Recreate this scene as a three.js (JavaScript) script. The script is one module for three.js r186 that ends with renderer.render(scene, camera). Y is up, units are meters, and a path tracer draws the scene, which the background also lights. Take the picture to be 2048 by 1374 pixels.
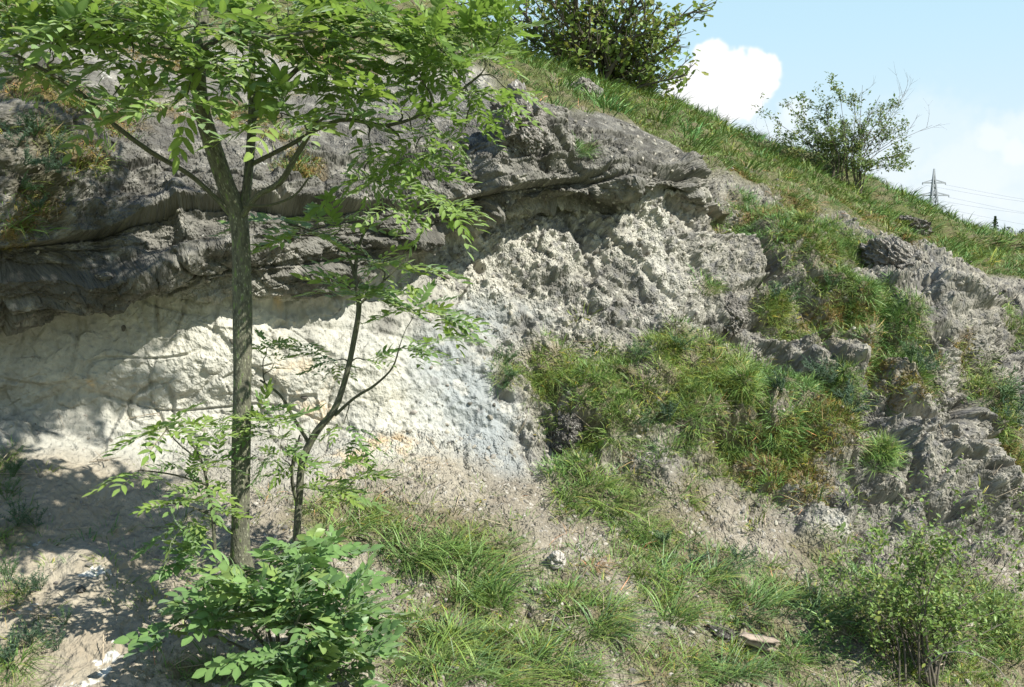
import * as THREE from 'three';
import { ImprovedNoise } from 'three/addons/math/ImprovedNoise.js';
import { createNoise4D } from 'simplex-noise';
import { mergeGeometries } from 'three/addons/utils/BufferGeometryUtils.js';

// ---------------------------------------------------------------- camera, sky, sun, exposure
const scene = new THREE.Scene();
const PW = 2048, PH = 1374, FOV = 36, PITCH = Math.atan(47 / ((PH / 2) / Math.tan(FOV * Math.PI / 360)));
const FL = (PH / 2) / Math.tan(FOV * Math.PI / 360);
const camera = new THREE.PerspectiveCamera(FOV, PW / PH, 0.1, 6000);
camera.position.set(0, 1.65, 0);
camera.rotation.x = -PITCH;
camera.updateMatrixWorld(true);
const renderer = new THREE.WebGLRenderer({ antialias: true });
renderer.toneMapping = THREE.LinearToneMapping;
renderer.toneMappingExposure = 1.75;
renderer.shadowMap.enabled = true;

const SUN = new THREE.Vector3(0.60, 0.72, 0.345).normalize();
const sun = new THREE.DirectionalLight(new THREE.Color(1.0, 0.97, 0.89), 5.0);
sun.position.copy(SUN).multiplyScalar(60).add(new THREE.Vector3(0, 2, -8));
sun.target.position.set(0, 2, -8);
sun.castShadow = true;
sun.shadow.mapSize.set(4096, 4096);
Object.assign(sun.shadow.camera, { left: -16, right: 16, top: 16, bottom: -16, near: 1, far: 140 });
sun.name = 'sun';
scene.add(sun, sun.target);

// ---------------------------------------------------------------- small tools
const V = (x, y, z) => new THREE.Vector3(x, y, z);
function rng(seed) { let a = seed >>> 0; return () => { a = (a + 0x6D2B79F5) | 0; let t = Math.imul(a ^ (a >>> 15), 1 | a); t = (t + Math.imul(t ^ (t >>> 7), 61 | t)) ^ t; return ((t ^ (t >>> 14)) >>> 0) / 4294967296; }; }
const clamp = (x, a = 0, b = 1) => x < a ? a : x > b ? b : x;
const ss = (a, b, x) => { const t = clamp((x - a) / (b - a)); return t * t * (3 - 2 * t); };
const mix = (a, b, t) => a + (b - a) * t;
const IN = new ImprovedNoise(), pn = (x, y, z) => IN.noise(x, y, z);
function fbm(x, y, z, o = 4, g = 0.5) { let s = 0, a = 1, t = 0; for (let i = 0; i < o; i++) { s += a * pn(x, y, z); t += a; a *= g; x = x * 2.03 + 17.1; y = y * 2.03 + 5.7; z = z * 2.03 + 9.3; } return s / t; }
const PERM = new Uint16Array(4096), PV = new Float32Array(4096);
{ const r = rng(77); for (let i = 0; i < 2048; i++) PERM[i] = i; for (let i = 2047; i > 0; i--) { const j = (r() * (i + 1)) | 0, t = PERM[i]; PERM[i] = PERM[j]; PERM[j] = t; } for (let i = 0; i < 2048; i++) { PERM[i + 2048] = PERM[i]; PV[i] = PV[i + 2048] = r(); } }
const WO = { f1: 0, f2: 0, id: 0, g: 0 };
function worley(x, y, z) {       // nearest and second nearest feature points
  const X = Math.floor(x), Y = Math.floor(y), Z = Math.floor(z); let f1 = 9, f2 = 9, id = 0, ex = 0, ey = 0, ez = 0;
  for (let i = -1; i <= 1; i++) for (let j = -1; j <= 1; j++) for (let k = -1; k <= 1; k++) {
    const h = PERM[(PERM[(PERM[(X + i) & 2047] + Y + j) & 2047] + Z + k) & 2047];
    const dx = X + i + PV[h] - x, dy = Y + j + PV[h + 601] - y, dz = Z + k + PV[h + 1409] - z, d = dx * dx + dy * dy + dz * dz;
    if (d < f1) { f2 = f1; f1 = d; id = h; ex = dx; ey = dy; ez = dz; } else if (d < f2) f2 = d;
  }
  WO.f1 = Math.sqrt(f1); WO.f2 = Math.sqrt(f2); WO.id = PV[(id + 313) & 2047]; WO.g = (PV[(id + 97) & 2047] - .5) * ex + (PV[(id + 511) & 2047] - .5) * ey + (PV[(id + 877) & 2047] - .5) * ez; return WO;
}
// broken rock: each cell a tilted facet, with a crack round it
function facet(x, y, z, crack = .5, w = .07) { worley(x, y, z); const e = WO.f2 - WO.f1; return ((WO.id - .5) * .7 + WO.g * 1.5) * ss(0, w, e) - crack * (1 - ss(0, w * 1.3, e)); }
const cp = Math.cos(PITCH), sp = Math.sin(PITCH);
function at(px, py, d) {         // a point of the place, surveyed from the photograph: picture position and distance
  const x = (px - PW / 2) / FL * d, y = -(py - PH / 2) / FL * d, z = -d;
  return V(x, y * cp + z * sp + 1.65, -y * sp + z * cp);
}
function seen(p) { const y = p.y - 1.65, yy = y * cp - p.z * sp, zz = y * sp + p.z * cp; return [PW / 2 + p.x / -zz * FL, PH / 2 - yy / -zz * FL, -zz]; }
const used = {};
function numbered(n) { const k = used[n] = (used[n] ?? -1) + 1; return k ? n + '_' + String(k).padStart(3, '0') : n; }
function tag(o, label, category, group, kind) { if (label) o.userData.label = label; if (category) o.userData.category = category; if (group) o.userData.group = group; if (kind) o.userData.kind = kind; return o; }
function sh(m) { m.castShadow = m.receiveShadow = true; return m; }
function top(name, geo, mat) { const m = sh(new THREE.Mesh(geo, mat)); m.name = numbered(name); scene.add(m); return m; }
function part(name, geo, mat, parent) { const m = sh(new THREE.Mesh(geo, mat)); m.name = name; parent.add(m); return m; }
function group(name, p) { const g = new THREE.Group(); g.name = numbered(name); g.position.copy(p); scene.add(g); return g; }
const lin = (r, g, b) => new THREE.Color().setRGB(r, g, b);

// ---------------------------------------------------------------- sky: blue air paling to the horizon, fair-weather cumulus
{
  const w = 4096, h = 2048, data = new Float32Array(w * h * 4), r = rng(5), clouds = [];
  const dirOf = (px, py) => { const v = at(px, py, 1).sub(V(0, 1.65, 0)).normalize(); return [Math.atan2(v.z, v.x), Math.asin(v.y)]; };
  const puff = (az, el, rad, k = 1) => clouds.push([az, el, rad, k]);
  for (const [px, py, rr, k] of [[1425, 118, 36, 1], [1400, 165, 48, 1], [1460, 150, 50, 1], [1518, 142, 40, 1], [1530, 165, 30, 1], [1480, 195, 44, 1], [1420, 215, 50, .95], [1370, 200, 50, .95], [1505, 205, 26, .9], [1345, 240, 50, .6],
    [1590, 225, 36, .5], [1560, 262, 50, .4], [1640, 280, 60, .3], [1900, 265, 70, .2], [1985, 280, 40, .5], [2035, 262, 44, .4], [2010, 330, 60, .3], [1500, 270, 70, .35], [2030, 300, 36, .55], [1950, 350, 120, .35], [1750, 330, 120, .3], [1850, 250, 90, .2]]) {
    const [az, el] = dirOf(px, py); puff(az, el, rr / FL, k);
  }
  for (let i = 0; i < 34; i++) {  // the rest of the sky carries the same scattered clouds
    const az = (r() * 2 - 1) * Math.PI, el = 0.1 + r() * 0.5, n = 5 + r() * 6, s = 0.015 + r() * 0.03;
    if (Math.abs(az + Math.PI / 2) < 0.5) { for (let j = 0; j < 33; j++) r(); continue; }
    for (let j = 0; j < n; j++) puff(az + (r() - 0.5) * s * 6, el + (r() - 0.35) * s * 2.2, s * (0.6 + r() * 0.8), 0.5 + r() * 0.5);
  }
  const cov = new Float32Array(w * h);
  for (const [az, el, rad, k] of clouds) {
    const R = rad * 1.7, c = Math.cos(el), j0 = Math.floor(((el - R) / Math.PI + 0.5) * h), j1 = Math.ceil(((el + R) / Math.PI + 0.5) * h);
    const i0 = Math.floor(((az - R / c) / (2 * Math.PI) + 0.5) * w), i1 = Math.ceil(((az + R / c) / (2 * Math.PI) + 0.5) * w);
    for (let j = Math.max(0, j0); j <= Math.min(h - 1, j1); j++) for (let i = i0; i <= i1; i++) {
      const e = ((j + 0.5) / h - 0.5) * Math.PI, a = ((i + 0.5) / w - 0.5) * 2 * Math.PI;
      const d = Math.hypot((a - az) * c, e - el) / rad, n = fbm(a * 60 * c, e * 60, az * 3, 6, 0.66) * 0.75;
      const v = k * ss(1.12, mix(0.2, 0.86, k * k), d + n);
      const q = j * w + ((i % w) + w) % w; if (v > cov[q]) cov[q] = v;
    }
  }
  for (let j = 0; j < h; j++) {
    const e = ((j + 0.5) / h - 0.5) * Math.PI, s = Math.max(0, Math.sin(e));
    const k1 = ss(0.22, 0.8, s), t2 = ss(0.29, 0.04, s);
    const base = [mix(0.33, 0.075, k1), mix(0.485, 0.15, k1), mix(0.575, 0.32, k1)];
    for (let i = 0; i < w; i++) {
      const q = j * w + i, c = cov[q];
      for (let k = 0; k < 3; k++) { const haze = mix(base[k], [0.49, 0.545, 0.578][k], t2); data[q * 4 + k] = mix(haze, [0.63, 0.63, 0.635][k], c); }
      data[q * 4 + 3] = 1;
    }
  }
  const t = new THREE.DataTexture(data, w, h, THREE.RGBAFormat, THREE.FloatType);
  t.mapping = THREE.EquirectangularReflectionMapping; t.magFilter = THREE.LinearFilter; t.needsUpdate = true;
  scene.background = t; scene.environment = t;
}
console.log('sky');
// ---------------------------------------------------------------- the hillside: profiles surveyed along rows, lofted, then roughened
const CX = [-600, -250, 0, 150, 300, 450, 600, 750, 900, 1050, 1200, 1340, 1450, 1600, 1750, 1900, 2040, 2300, 2700];
const flat = (v) => CX.map(() => v);
const ROWS = [
  { y: flat(1760), d: [3, 3, 3.1, 3.1, 3.1, 3.1, 3.1, 3.2, 3.3, 3.4, 3.5, 3.6, 3.7, 3.8, 3.9, 4, 4.1, 4.3, 4.6] },
  { y: flat(1374), d: [4.1, 4.2, 4.3, 4.3, 4.35, 4.4, 4.4, 4.5, 4.6, 4.8, 4.9, 5, 5.1, 5.2, 5.3, 5.5, 5.6, 6, 6.5] },
  { y: [1200, 1190, 1180, 1200, 1225, 1225, 1220, 1220, 1220, 1220, 1220, 1220, 1220, 1220, 1220, 1220, 1225, 1230, 1240], d: [4.7, 4.8, 4.85, 4.9, 4.95, 5, 5.05, 5.2, 5.3, 5.4, 5.5, 5.65, 5.75, 5.9, 6.05, 6.2, 6.4, 6.9, 7.5] },
  { y: [1000, 1000, 1000, 1020, 1060, 1060, 1050, 1020, 1010, 1010, 1040, 1060, 1060, 1060, 1080, 1090, 1100, 1120, 1140], d: [5.4, 5.5, 5.55, 5.6, 5.65, 5.75, 5.85, 6.1, 6.25, 6.4, 6.4, 6.5, 6.6, 6.75, 6.95, 7.2, 7.6, 8.3, 9] },
  { y: [835, 835, 835, 840, 850, 855, 870, 860, 860, 880, 850, 850, 850, 860, 900, 930, 950, 980, 1000], d: [6, 6.1, 6.2, 6.3, 6.4, 6.5, 6.6, 6.75, 6.9, 7, 7.1, 7.2, 7.35, 7.55, 7.7, 7.85, 8.3, 9.2, 10] },
  { y: [770, 770, 765, 755, 740, 725, 740, 710, 690, 665, 650, 640, 660, 690, 740, 790, 820, 850, 870], d: [6.1, 6.15, 6.2, 6.28, 6.38, 6.47, 6.65, 6.9, 7.15, 7.4, 7.6, 7.8, 8, 8.25, 8.25, 8.25, 8.8, 9.8, 10.8] },
  { y: [700, 700, 690, 650, 612, 604, 640, 590, 505, 450, 425, 415, 470, 540, 610, 680, 730, 770, 790], d: [6.15, 6.15, 6.2, 6.3, 6.43, 6.55, 6.8, 7.15, 7.5, 7.79, 8.03, 8.34, 8.7, 8.9, 8.85, 8.7, 9.3, 10.4, 11.4] },
  { y: [670, 670, 660, 625, 600, 594, 600, 545, 475, 427, 407, 395, 440, 500, 570, 640, 690, 730, 750], d: [6, 6, 6.05, 6.22, 6.38, 6.5, 6.72, 7.05, 7.4, 7.68, 7.95, 8.26, 8.9, 9.25, 9.25, 9, 9.7, 10.8, 11.8] },
  { y: [630, 630, 620, 600, 583, 578, 562, 510, 445, 400, 390, 372, 410, 465, 530, 600, 650, 690, 710], d: [5.75, 5.8, 5.85, 6.12, 6.33, 6.46, 6.6, 6.87, 7.16, 7.42, 7.7, 8.05, 9.0, 9.6, 9.75, 9.4, 10.1, 11.3, 12.3] },
  { y: [500, 500, 500, 500, 500, 480, 450, 425, 385, 350, 345, 345, 385, 430, 495, 565, 610, 650, 670], d: [5.5, 5.55, 5.6, 5.95, 6.2, 6.35, 6.55, 6.85, 7.13, 7.42, 7.7, 8.12, 9.25, 10.05, 10.35, 10.1, 10.8, 12, 13] },
  { y: [310, 305, 300, 330, 345, 335, 330, 335, 310, 275, 280, 312, 351, 400, 474, 545, 582, 614, 632], d: [5.65, 5.7, 5.75, 6.1, 6.4, 6.6, 6.85, 7.1, 7.35, 7.55, 8, 8.6, 9.8, 10.65, 11.1, 11.1, 12, 13.2, 14.2] },
  { y: [110, 110, 120, 150, 180, 205, 225, 230, 220, 200, 237, 286, 328, 376, 448, 520, 556, 585, 602], d: [6, 6, 6.1, 6.5, 6.9, 7.2, 7.5, 7.7, 7.9, 7.95, 8.6, 9.3, 10.5, 11.5, 12, 12.3, 13.5, 14.6, 15.6] },
  { y: [20, 20, 30, 45, 60, 80, 95, 110, 130, 162, 208, 256, 304, 354, 426, 498, 530, 555, 572], d: [7, 7, 7.1, 7.5, 7.9, 8.3, 8.6, 8.9, 9.2, 9.2, 9.8, 10.5, 11.5, 12.5, 13, 13.5, 15, 16, 17] },
  { y: [-160, -160, -150, -150, -150, -120, -100, -60, 20, 122, 182, 228, 282, 342, 412, 486, 512, 530, 545], d: [9, 9, 9, 9.4, 9.6, 10, 10.5, 11, 11.5, 11.5, 12, 12.5, 13, 13.5, 14, 15, 17, 19, 20] },
];
const SUB = [26, 80, 80, 85, 70, 80, 26, 30, 60, 70, 62, 48, 52, 16, 8];
const PTS = ROWS.map((r) => CX.map((px, i) => at(px, r.y[i], r.d[i])));
{ const c = PTS[PTS.length - 1]; PTS.push(c.map((p) => V(p.x * 1.4, p.y + 0.35, p.z - 6)), c.map((p) => V(p.x * 2.2, Math.min(p.y * 0.4, 1), p.z - 40))); }
const cxs = [];                                     // the columns that are built: dense in view
for (let i = 0; i < 30; i++) cxs.push(-600 + i * 18);
for (let px = -60; px < 2110; px += 2.62) cxs.push(px);
for (let i = 0; i <= 30; i++) cxs.push(2110 + i * 19);
const NC = cxs.length, rv = [];                      // row values
for (let k = 0; k < SUB.length; k++) for (let i = 0; i < SUB[k]; i++) rv.push(k + i / SUB[k]);
rv.push(SUB.length);
const NR = rv.length, NV = NC * NR;
const cat = (a, b, c, d, t, k = 0.42) => { const m0 = (c - a) * k, m1 = (d - b) * k, t2 = t * t, t3 = t2 * t; return (2 * t3 - 3 * t2 + 1) * b + (t3 - 2 * t2 + t) * m0 + (-2 * t3 + 3 * t2) * c + (t3 - t2) * m1; };
const P = new Float32Array(NV * 3), N = new Float32Array(NV * 3);
{
  const nr = PTS.length, col = new Array(nr);
  for (let c = 0; c < NC; c++) {
    const px = cxs[c]; let i = 0; while (i < CX.length - 2 && CX[i + 1] < px) i++;
    const t = (px - CX[i]) / (CX[i + 1] - CX[i]), h0 = CX[i + 1] - CX[i], a = Math.max(0, i - 1), d = Math.min(CX.length - 1, i + 2);
    for (let r = 0; r < nr; r++) {
      const p = PTS[r], q = [0, 0, 0];
      for (let k = 0; k < 3; k++) {
        const f = (v) => k === 0 ? v.x : k === 1 ? v.y : v.z, B = f(p[i]), C = f(p[i + 1]);
        const m0 = a < i ? (C - f(p[a])) / (CX[i + 1] - CX[a]) * h0 : C - B, m1 = d > i + 1 ? (f(p[d]) - B) / (CX[d] - CX[i]) * h0 : C - B, t2 = t * t, t3 = t2 * t;
        q[k] = (2 * t3 - 3 * t2 + 1) * B + (t3 - 2 * t2 + t) * m0 + (-2 * t3 + 3 * t2) * C + (t3 - t2) * m1;
      }
      col[r] = q;
    }
    for (let r = 0; r < NR; r++) {
      const s = rv[r], b = Math.min(nr - 2, Math.floor(s)), t1 = s - b, A = col[Math.max(0, b - 1)], B = col[b], C = col[b + 1], D = col[Math.min(nr - 1, b + 2)], o = (r * NC + c) * 3;
      for (let k = 0; k < 3; k++) P[o + k] = cat(A[k], B[k], C[k], D[k], t1);
    }
  }
}
function normals(P, N) {
  for (let r = 0; r < NR; r++) for (let c = 0; c < NC; c++) {
    const o = (r * NC + c) * 3, l = (r * NC + Math.max(0, c - 1)) * 3, e = (r * NC + Math.min(NC - 1, c + 1)) * 3, d = (Math.max(0, r - 1) * NC + c) * 3, u = (Math.min(NR - 1, r + 1) * NC + c) * 3;
    const ax = P[e] - P[l], ay = P[e + 1] - P[l + 1], az = P[e + 2] - P[l + 2], bx = P[u] - P[d], by = P[u + 1] - P[d + 1], bz = P[u + 2] - P[d + 2];
    let x = ay * bz - az * by, y = az * bx - ax * bz, z = ax * by - ay * bx; const m = Math.hypot(x, y, z) || 1;
    N[o] = x / m; N[o + 1] = y / m; N[o + 2] = z / m;
  }
}
normals(P, N);
const uv = new Float32Array(NV * 2);
  for (let c = 0; c < NC; c++) { let v = 0; for (let r = 0; r < NR; r++) { const i = r * NC + c; if (r) { const a = i * 3, b = (i - NC) * 3; v += Math.hypot(P[a] - P[b], P[a + 1] - P[b + 1], P[a + 2] - P[b + 2]) ; } uv[i * 2] = P[i * 3] * 1.15 - P[i * 3 + 2] * .25; uv[i * 2 + 1] = v; } }
// where a line of sight meets the hillside
const BIN = 6, BW = Math.ceil(PW / BIN) + 20, BH = Math.ceil(PH / BIN) + 40;
let zi = null;
function survey() {
  zi = new Int32Array(BW * BH).fill(-1); const zd = new Float32Array(BW * BH).fill(1e9), v = V();
  for (let i = 0; i < NV; i++) {
    v.set(P[i * 3], P[i * 3 + 1], P[i * 3 + 2]); if (v.z > -1) continue;
    const [x, y, d] = seen(v), bx = Math.floor(x / BIN) + 10, by = Math.floor(y / BIN) + 20;
    if (bx < 0 || by < 0 || bx >= BW || by >= BH) continue;
    if (d < zd[by * BW + bx]) { zd[by * BW + bx] = d; zi[by * BW + bx] = i; }
  }
}
function hit(px, py) {
  for (let r = 0; r < 12; r++) for (let k = 0; k < (r ? 8 * r : 1); k++) {
    const a = k / (8 * r || 1) * 6.283, bx = Math.floor(px / BIN + Math.cos(a) * r) + 10, by = Math.floor(py / BIN + Math.sin(a) * r) + 20;
    if (bx < 0 || by < 0 || bx >= BW || by >= BH) continue;
    const i = zi[by * BW + bx]; if (i >= 0) return { p: V(P[i * 3], P[i * 3 + 1], P[i * 3 + 2]), n: V(N[i * 3], N[i * 3 + 1], N[i * 3 + 2]), i, d: -P[i * 3 + 2] };
  }
  return { p: at(px, py, 10), n: V(0, 1, 0), i: 0, d: 10 };
}
survey();
console.log('loft', NC, NR);

// what grows and lies where: centre and radii are turned into metres on the hillside
function field(list) {
  const w = new Float32Array(NV);
  for (const [px, py, rx, ry, k = 1] of list) {
    const h = hit(px, py), c = h.p, ax = rx * h.d / FL, ay = ry * h.d / FL * 1.25, R = 2 * Math.max(ax, ay);
    for (let r = 0; r < NR; r++) for (let q = 0; q < NC; q++) {
      const i = r * NC + q, o = i * 3, dx = P[o] - c.x; if (dx > R || dx < -R) continue;
      const dy = P[o + 1] - c.y, dz = P[o + 2] - c.z; if (dy > R || dy < -R || dz > R * 1.5 || dz < -R * 1.5) continue;
      const d = Math.sqrt(dx * dx / (ax * ax) + (dy * dy + dz * dz * 0.35) / (ay * ay));
      if (d < 1.6) { const v = k * clamp((1.6 - d) / 1.2); if (v > w[i]) w[i] = v; }
    }
  }
  return w;
}
const GRASS = [
  [1110, 750, 60, 50], [1220, 800, 110, 80], [1350, 715, 80, 40], [1380, 800, 140, 90], [1500, 760, 100, 60, .9], [1590, 830, 90, 70, .8], [1660, 790, 50, 36, .7], [1440, 900, 70, 50, .9], [1190, 870, 50, 30], [1560, 900, 100, 40, .8],
  [1170, 960, 60, 55], [1250, 995, 50, 45], [1330, 1075, 60, 45], [1390, 1000, 40, 35, .7], [1740, 920, 32, 26], [1530, 1000, 40, 20, .5],
  [900, 1075, 90, 50], [975, 1110, 80, 55], [820, 1085, 70, 40], [940, 1200, 90, 55], [880, 1290, 110, 60], [1040, 1300, 110, 60], [1150, 1200, 60, 45], [1215, 1245, 50, 30], [1290, 1115, 70, 45], [1400, 1130, 90, 50], [1480, 1195, 80, 45], [1360, 1210, 60, 35], [1560, 1180, 60, 40], [1640, 1110, 60, 30, .7],
  [1450, 1320, 90, 40], [1310, 1325, 70, 35], [1600, 1310, 90, 50, .9], [1700, 1240, 90, 50, .9], [1850, 1300, 140, 80, 1.1], [1980, 1240, 110, 110, 1.1], [1560, 1270, 80, 50, .9], [1780, 1190, 70, 40, .7], [750, 1035, 80, 35], [660, 1040, 70, 40], [1120, 1340, 80, 40],
  [20, 1060, 30, 30, .7], [20, 1180, 26, 24, .6], [30, 1300, 36, 36, .7], [8, 940, 20, 40, .7], [430, 1355, 80, 20], [10, 1360, 40, 24, .7],
  [1560, 480, 80, 50, .8], [1630, 440, 90, 35, .8], [1660, 545, 100, 45, .8], [1720, 600, 90, 45, .8], [1785, 665, 70, 45, .8], [1830, 720, 45, 40, .8], [1560, 605, 36, 24], [1605, 645, 45, 20, .8], [1700, 480, 60, 30], [1425, 572, 22, 14, .8], [1500, 400, 40, 25, .6],
  [1990, 780, 40, 45], [2025, 850, 40, 70], [2040, 620, 30, 60, .5], [1160, 298, 26, 9, 1], [1900, 470, 50, 30], [1990, 520, 60, 40], [1650, 690, 40, 20, .6], [1880, 760, 20, 16, .5],
  [330, 200, 60, 25, .35], [550, 180, 40, 20, .4], [70, 300, 40, 50, .4], [60, 380, 30, 30, .4], [1010, 745, 22, 26, .7], [1460, 430, 18, 26, .7], [1050, 160, 60, 30, .9],
];
const MOSS = [
  [350, 120, 120, 40, .7], [200, 230, 90, 40, .6], [480, 230, 80, 30, .6], [90, 200, 60, 50, .7], [700, 130, 90, 30, .6],
  [150, 330, 40, 30, .6], [60, 420, 40, 24, .6], [300, 210, 60, 20, .5], [1520, 430, 50, 20, .8], [1560, 500, 40, 16, .7], [1880, 480, 40, 16, .7],
  [600, 335, 45, 22], [560, 275, 45, 16, .8], [600, 110, 50, 24, .8], [30, 460, 20, 30, .9], [640, 90, 40, 20, .7], [1600, 400, 80, 20], [1480, 345, 70, 18], [1700, 410, 70, 20], [1780, 445, 50, 20], [1790, 520, 26, 20], [1630, 530, 40, 16], [1690, 630, 60, 24], [1640, 640, 30, 12], [1560, 930, 80, 40], [1620, 880, 60, 30, .8], [1740, 730, 40, 30, .7], [1810, 790, 40, 24, .7], [2035, 930, 16, 60], [1880, 700, 16, 24, .6], [1940, 700, 20, 30, .5], [1840, 470, 40, 16], [1150, 640, 20, 10, .3], [1610, 990, 50, 20, .7], [1590, 440, 60, 16, .7],
];
const DARK = [   // black weathered crust
  [250, 250, 150, 90, .85], [350, 420, 80, 60, .6], [30, 200, 80, 90, .9], [430, 300, 60, 60, .6], [620, 250, 90, 50, .6], [300, 130, 120, 40, .7], [560, 420, 90, 30, .5], [1700, 700, 60, 30, .7], [1780, 860, 60, 40, .7], [1840, 760, 60, 50, .7], [1960, 800, 60, 60, .7], [2000, 620, 50, 60, .8], [1560, 690, 60, 24, .6], [1620, 720, 60, 30, .6],
  [1150, 470, 60, 20], [1180, 570, 110, 30], [1240, 620, 80, 40], [1110, 560, 50, 26], [1290, 590, 50, 40], [1330, 640, 40, 30], [1080, 430, 60, 14], [1300, 960, 60, 50], [1360, 960, 40, 50], [1100, 860, 40, 40], [1450, 640, 30, 40], [770, 645, 26, 22], [1060, 640, 40, 26], [1670, 1000, 70, 40], [1950, 900, 50, 30], [1880, 660, 60, 80, .7], [1940, 700, 50, 60, .7], [1990, 1020, 40, 70, .6], [1680, 770, 50, 40, .8], [1740, 800, 40, 40, .8], [1150, 245, 50, 20], [950, 260, 60, 40], [880, 340, 80, 30], [1040, 300, 40, 50, .7], [60, 560, 90, 60], [100, 300, 120, 90, .8], [200, 450, 60, 80, .5], [1500, 520, 60, 24, .7], [1560, 545, 50, 20, .7], [1240, 540, 60, 20], [1180, 610, 60, 30],
];
const PALE = [   // fresh cream rock
  [420, 700, 160, 110], [300, 640, 80, 40], [520, 640, 60, 50], [350, 830, 130, 60, .9], [740, 720, 110, 70], [820, 830, 110, 80], [820, 930, 130, 70], [900, 990, 70, 30, .8], [760, 960, 60, 50, .9], [960, 480, 60, 36, .9], [1080, 480, 90, 50, .6], [1290, 440, 50, 50, .9], [1310, 540, 40, 60, .8], [1340, 640, 20, 50, .8], [950, 560, 80, 40, .8], [700, 660, 60, 30, .9], [640, 790, 60, 60, .9], [900, 870, 60, 40, .8], [150, 740, 140, 70, .6], [140, 900, 160, 70, .4], [1660, 1090, 60, 36, .9], [1920, 720, 60, 30, .5], [1820, 830, 60, 40, .4], [1110, 690, 40, 12, .8],
];
const BLUE = [[930, 780, 80, 70], [970, 860, 70, 70], [890, 720, 70, 60, .9], [1010, 930, 50, 40, .9], [960, 640, 70, 40, .8], [1000, 880, 40, 50, .8], [1060, 620, 60, 24, .6]];
const OCHRE = [[1115, 690, 60, 14], [790, 890, 70, 22], [860, 930, 70, 24, .7], [560, 640, 16, 60, .8], [640, 800, 40, 50, .7], [700, 930, 50, 50, .8], [600, 760, 40, 60, .6], [180, 770, 12, 12, .8], [950, 500, 30, 40, .5], [830, 1020, 50, 20, .6], [1640, 1010, 30, 40, .5], [2030, 1000, 16, 120, .8], [1720, 870, 40, 30, .4], [290, 640, 26, 30, .4]];
const SOIL = [[1000, 990, 90, 40], [1100, 1050, 90, 60], [1130, 1140, 100, 60], [1000, 1250, 120, 60], [1200, 1300, 90, 60], [780, 1180, 60, 80], [1330, 1270, 120, 50], [1230, 1180, 80, 40], [1450, 1250, 80, 40, .8], [1250, 1060, 60, 30], [1380, 1040, 60, 30, .8], [1100, 710, 70, 12, .8], [1700, 680, 60, 24, .7], [850, 1180, 60, 60], [1500, 1060, 80, 40, .8], [560, 1020, 60, 40, .8]];
const LICHEN = [[190, 1160, 50, 16, 1], [215, 1320, 30, 50, .9], [60, 1210, 20, 16, 1], [70, 1085, 16, 14, 1], [150, 1360, 60, 14, .9], [1480, 640, 26, 24, .9], [500, 300, 50, 30, .8], [560, 310, 40, 30, .8], [210, 150, 40, 14, .9], [90, 950, 24, 16, .7], [1760, 520, 40, 14, .8], [1010, 215, 30, 30, .5], [830, 200, 40, 20, .7], [1340, 960, 60, 40, .5], [1110, 850, 14, 20, .9], [300, 420, 60, 60, .4], [350, 230, 60, 30, .5], [20, 880, 20, 20, .5], [260, 870, 20, 20, .5]];
const wG = field(GRASS), wM = field(MOSS), wD = field(DARK), wP = field(PALE), wB = field(BLUE), wO = field(OCHRE), wS = field(SOIL), wL = field(LICHEN);
console.log('fields');

// shoulders, blocks and holes of the rock: centre, radius and height in metres
const BUMP = [[1380, 780, .5, .2], [1590, 850, .42, .22], [1220, 800, .34, .14], [1480, 830, .3, .1], [1670, 1000, .26, .16], [1830, 540, .4, .2], [1920, 640, .5, .2], [1860, 930, .6, .2], [1970, 1000, .5, .2], [1700, 900, .35, .14], [1060, 260, .3, .2], [1010, 350, .26, .14], [80, 300, .45, .14], [330, 470, .3, .12], [500, 470, .22, .08], [200, 560, .25, .12], [1250, 330, .3, .08], [1390, 360, .22, .14], [1640, 550, .4, .1], [1740, 640, .4, .14], [1790, 760, .35, .16], [1330, 960, .25, .1], [250, 1150, .3, .06], [960, 420, .2, .06],
  [1285, 500, .075, -.14], [965, 527, .035, -.09], [1900, 665, .12, -.2], [1945, 920, .14, -.22], [85, 135, .14, -.2], [1180, 400, .3, -.05], [1885, 580, .1, -.12], [1650, 1030, .1, -.14], [1100, 905, .12, -.1], [1010, 800, .05, -.06], [1640, 640, .08, -.08], [1240, 920, .1, -.1], [1680, 960, .09, -.1], [1060, 640, .06, -.08], [1180, 870, .1, -.08]]
  .map(([px, py, r, h]) => ({ c: hit(px, py).p, r, h }));
const HILL = new Float32Array(NV), C = new Float32Array(NV * 3), ROCK = new Float32Array(NV);
const colPx = (q) => cxs[q];
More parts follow.
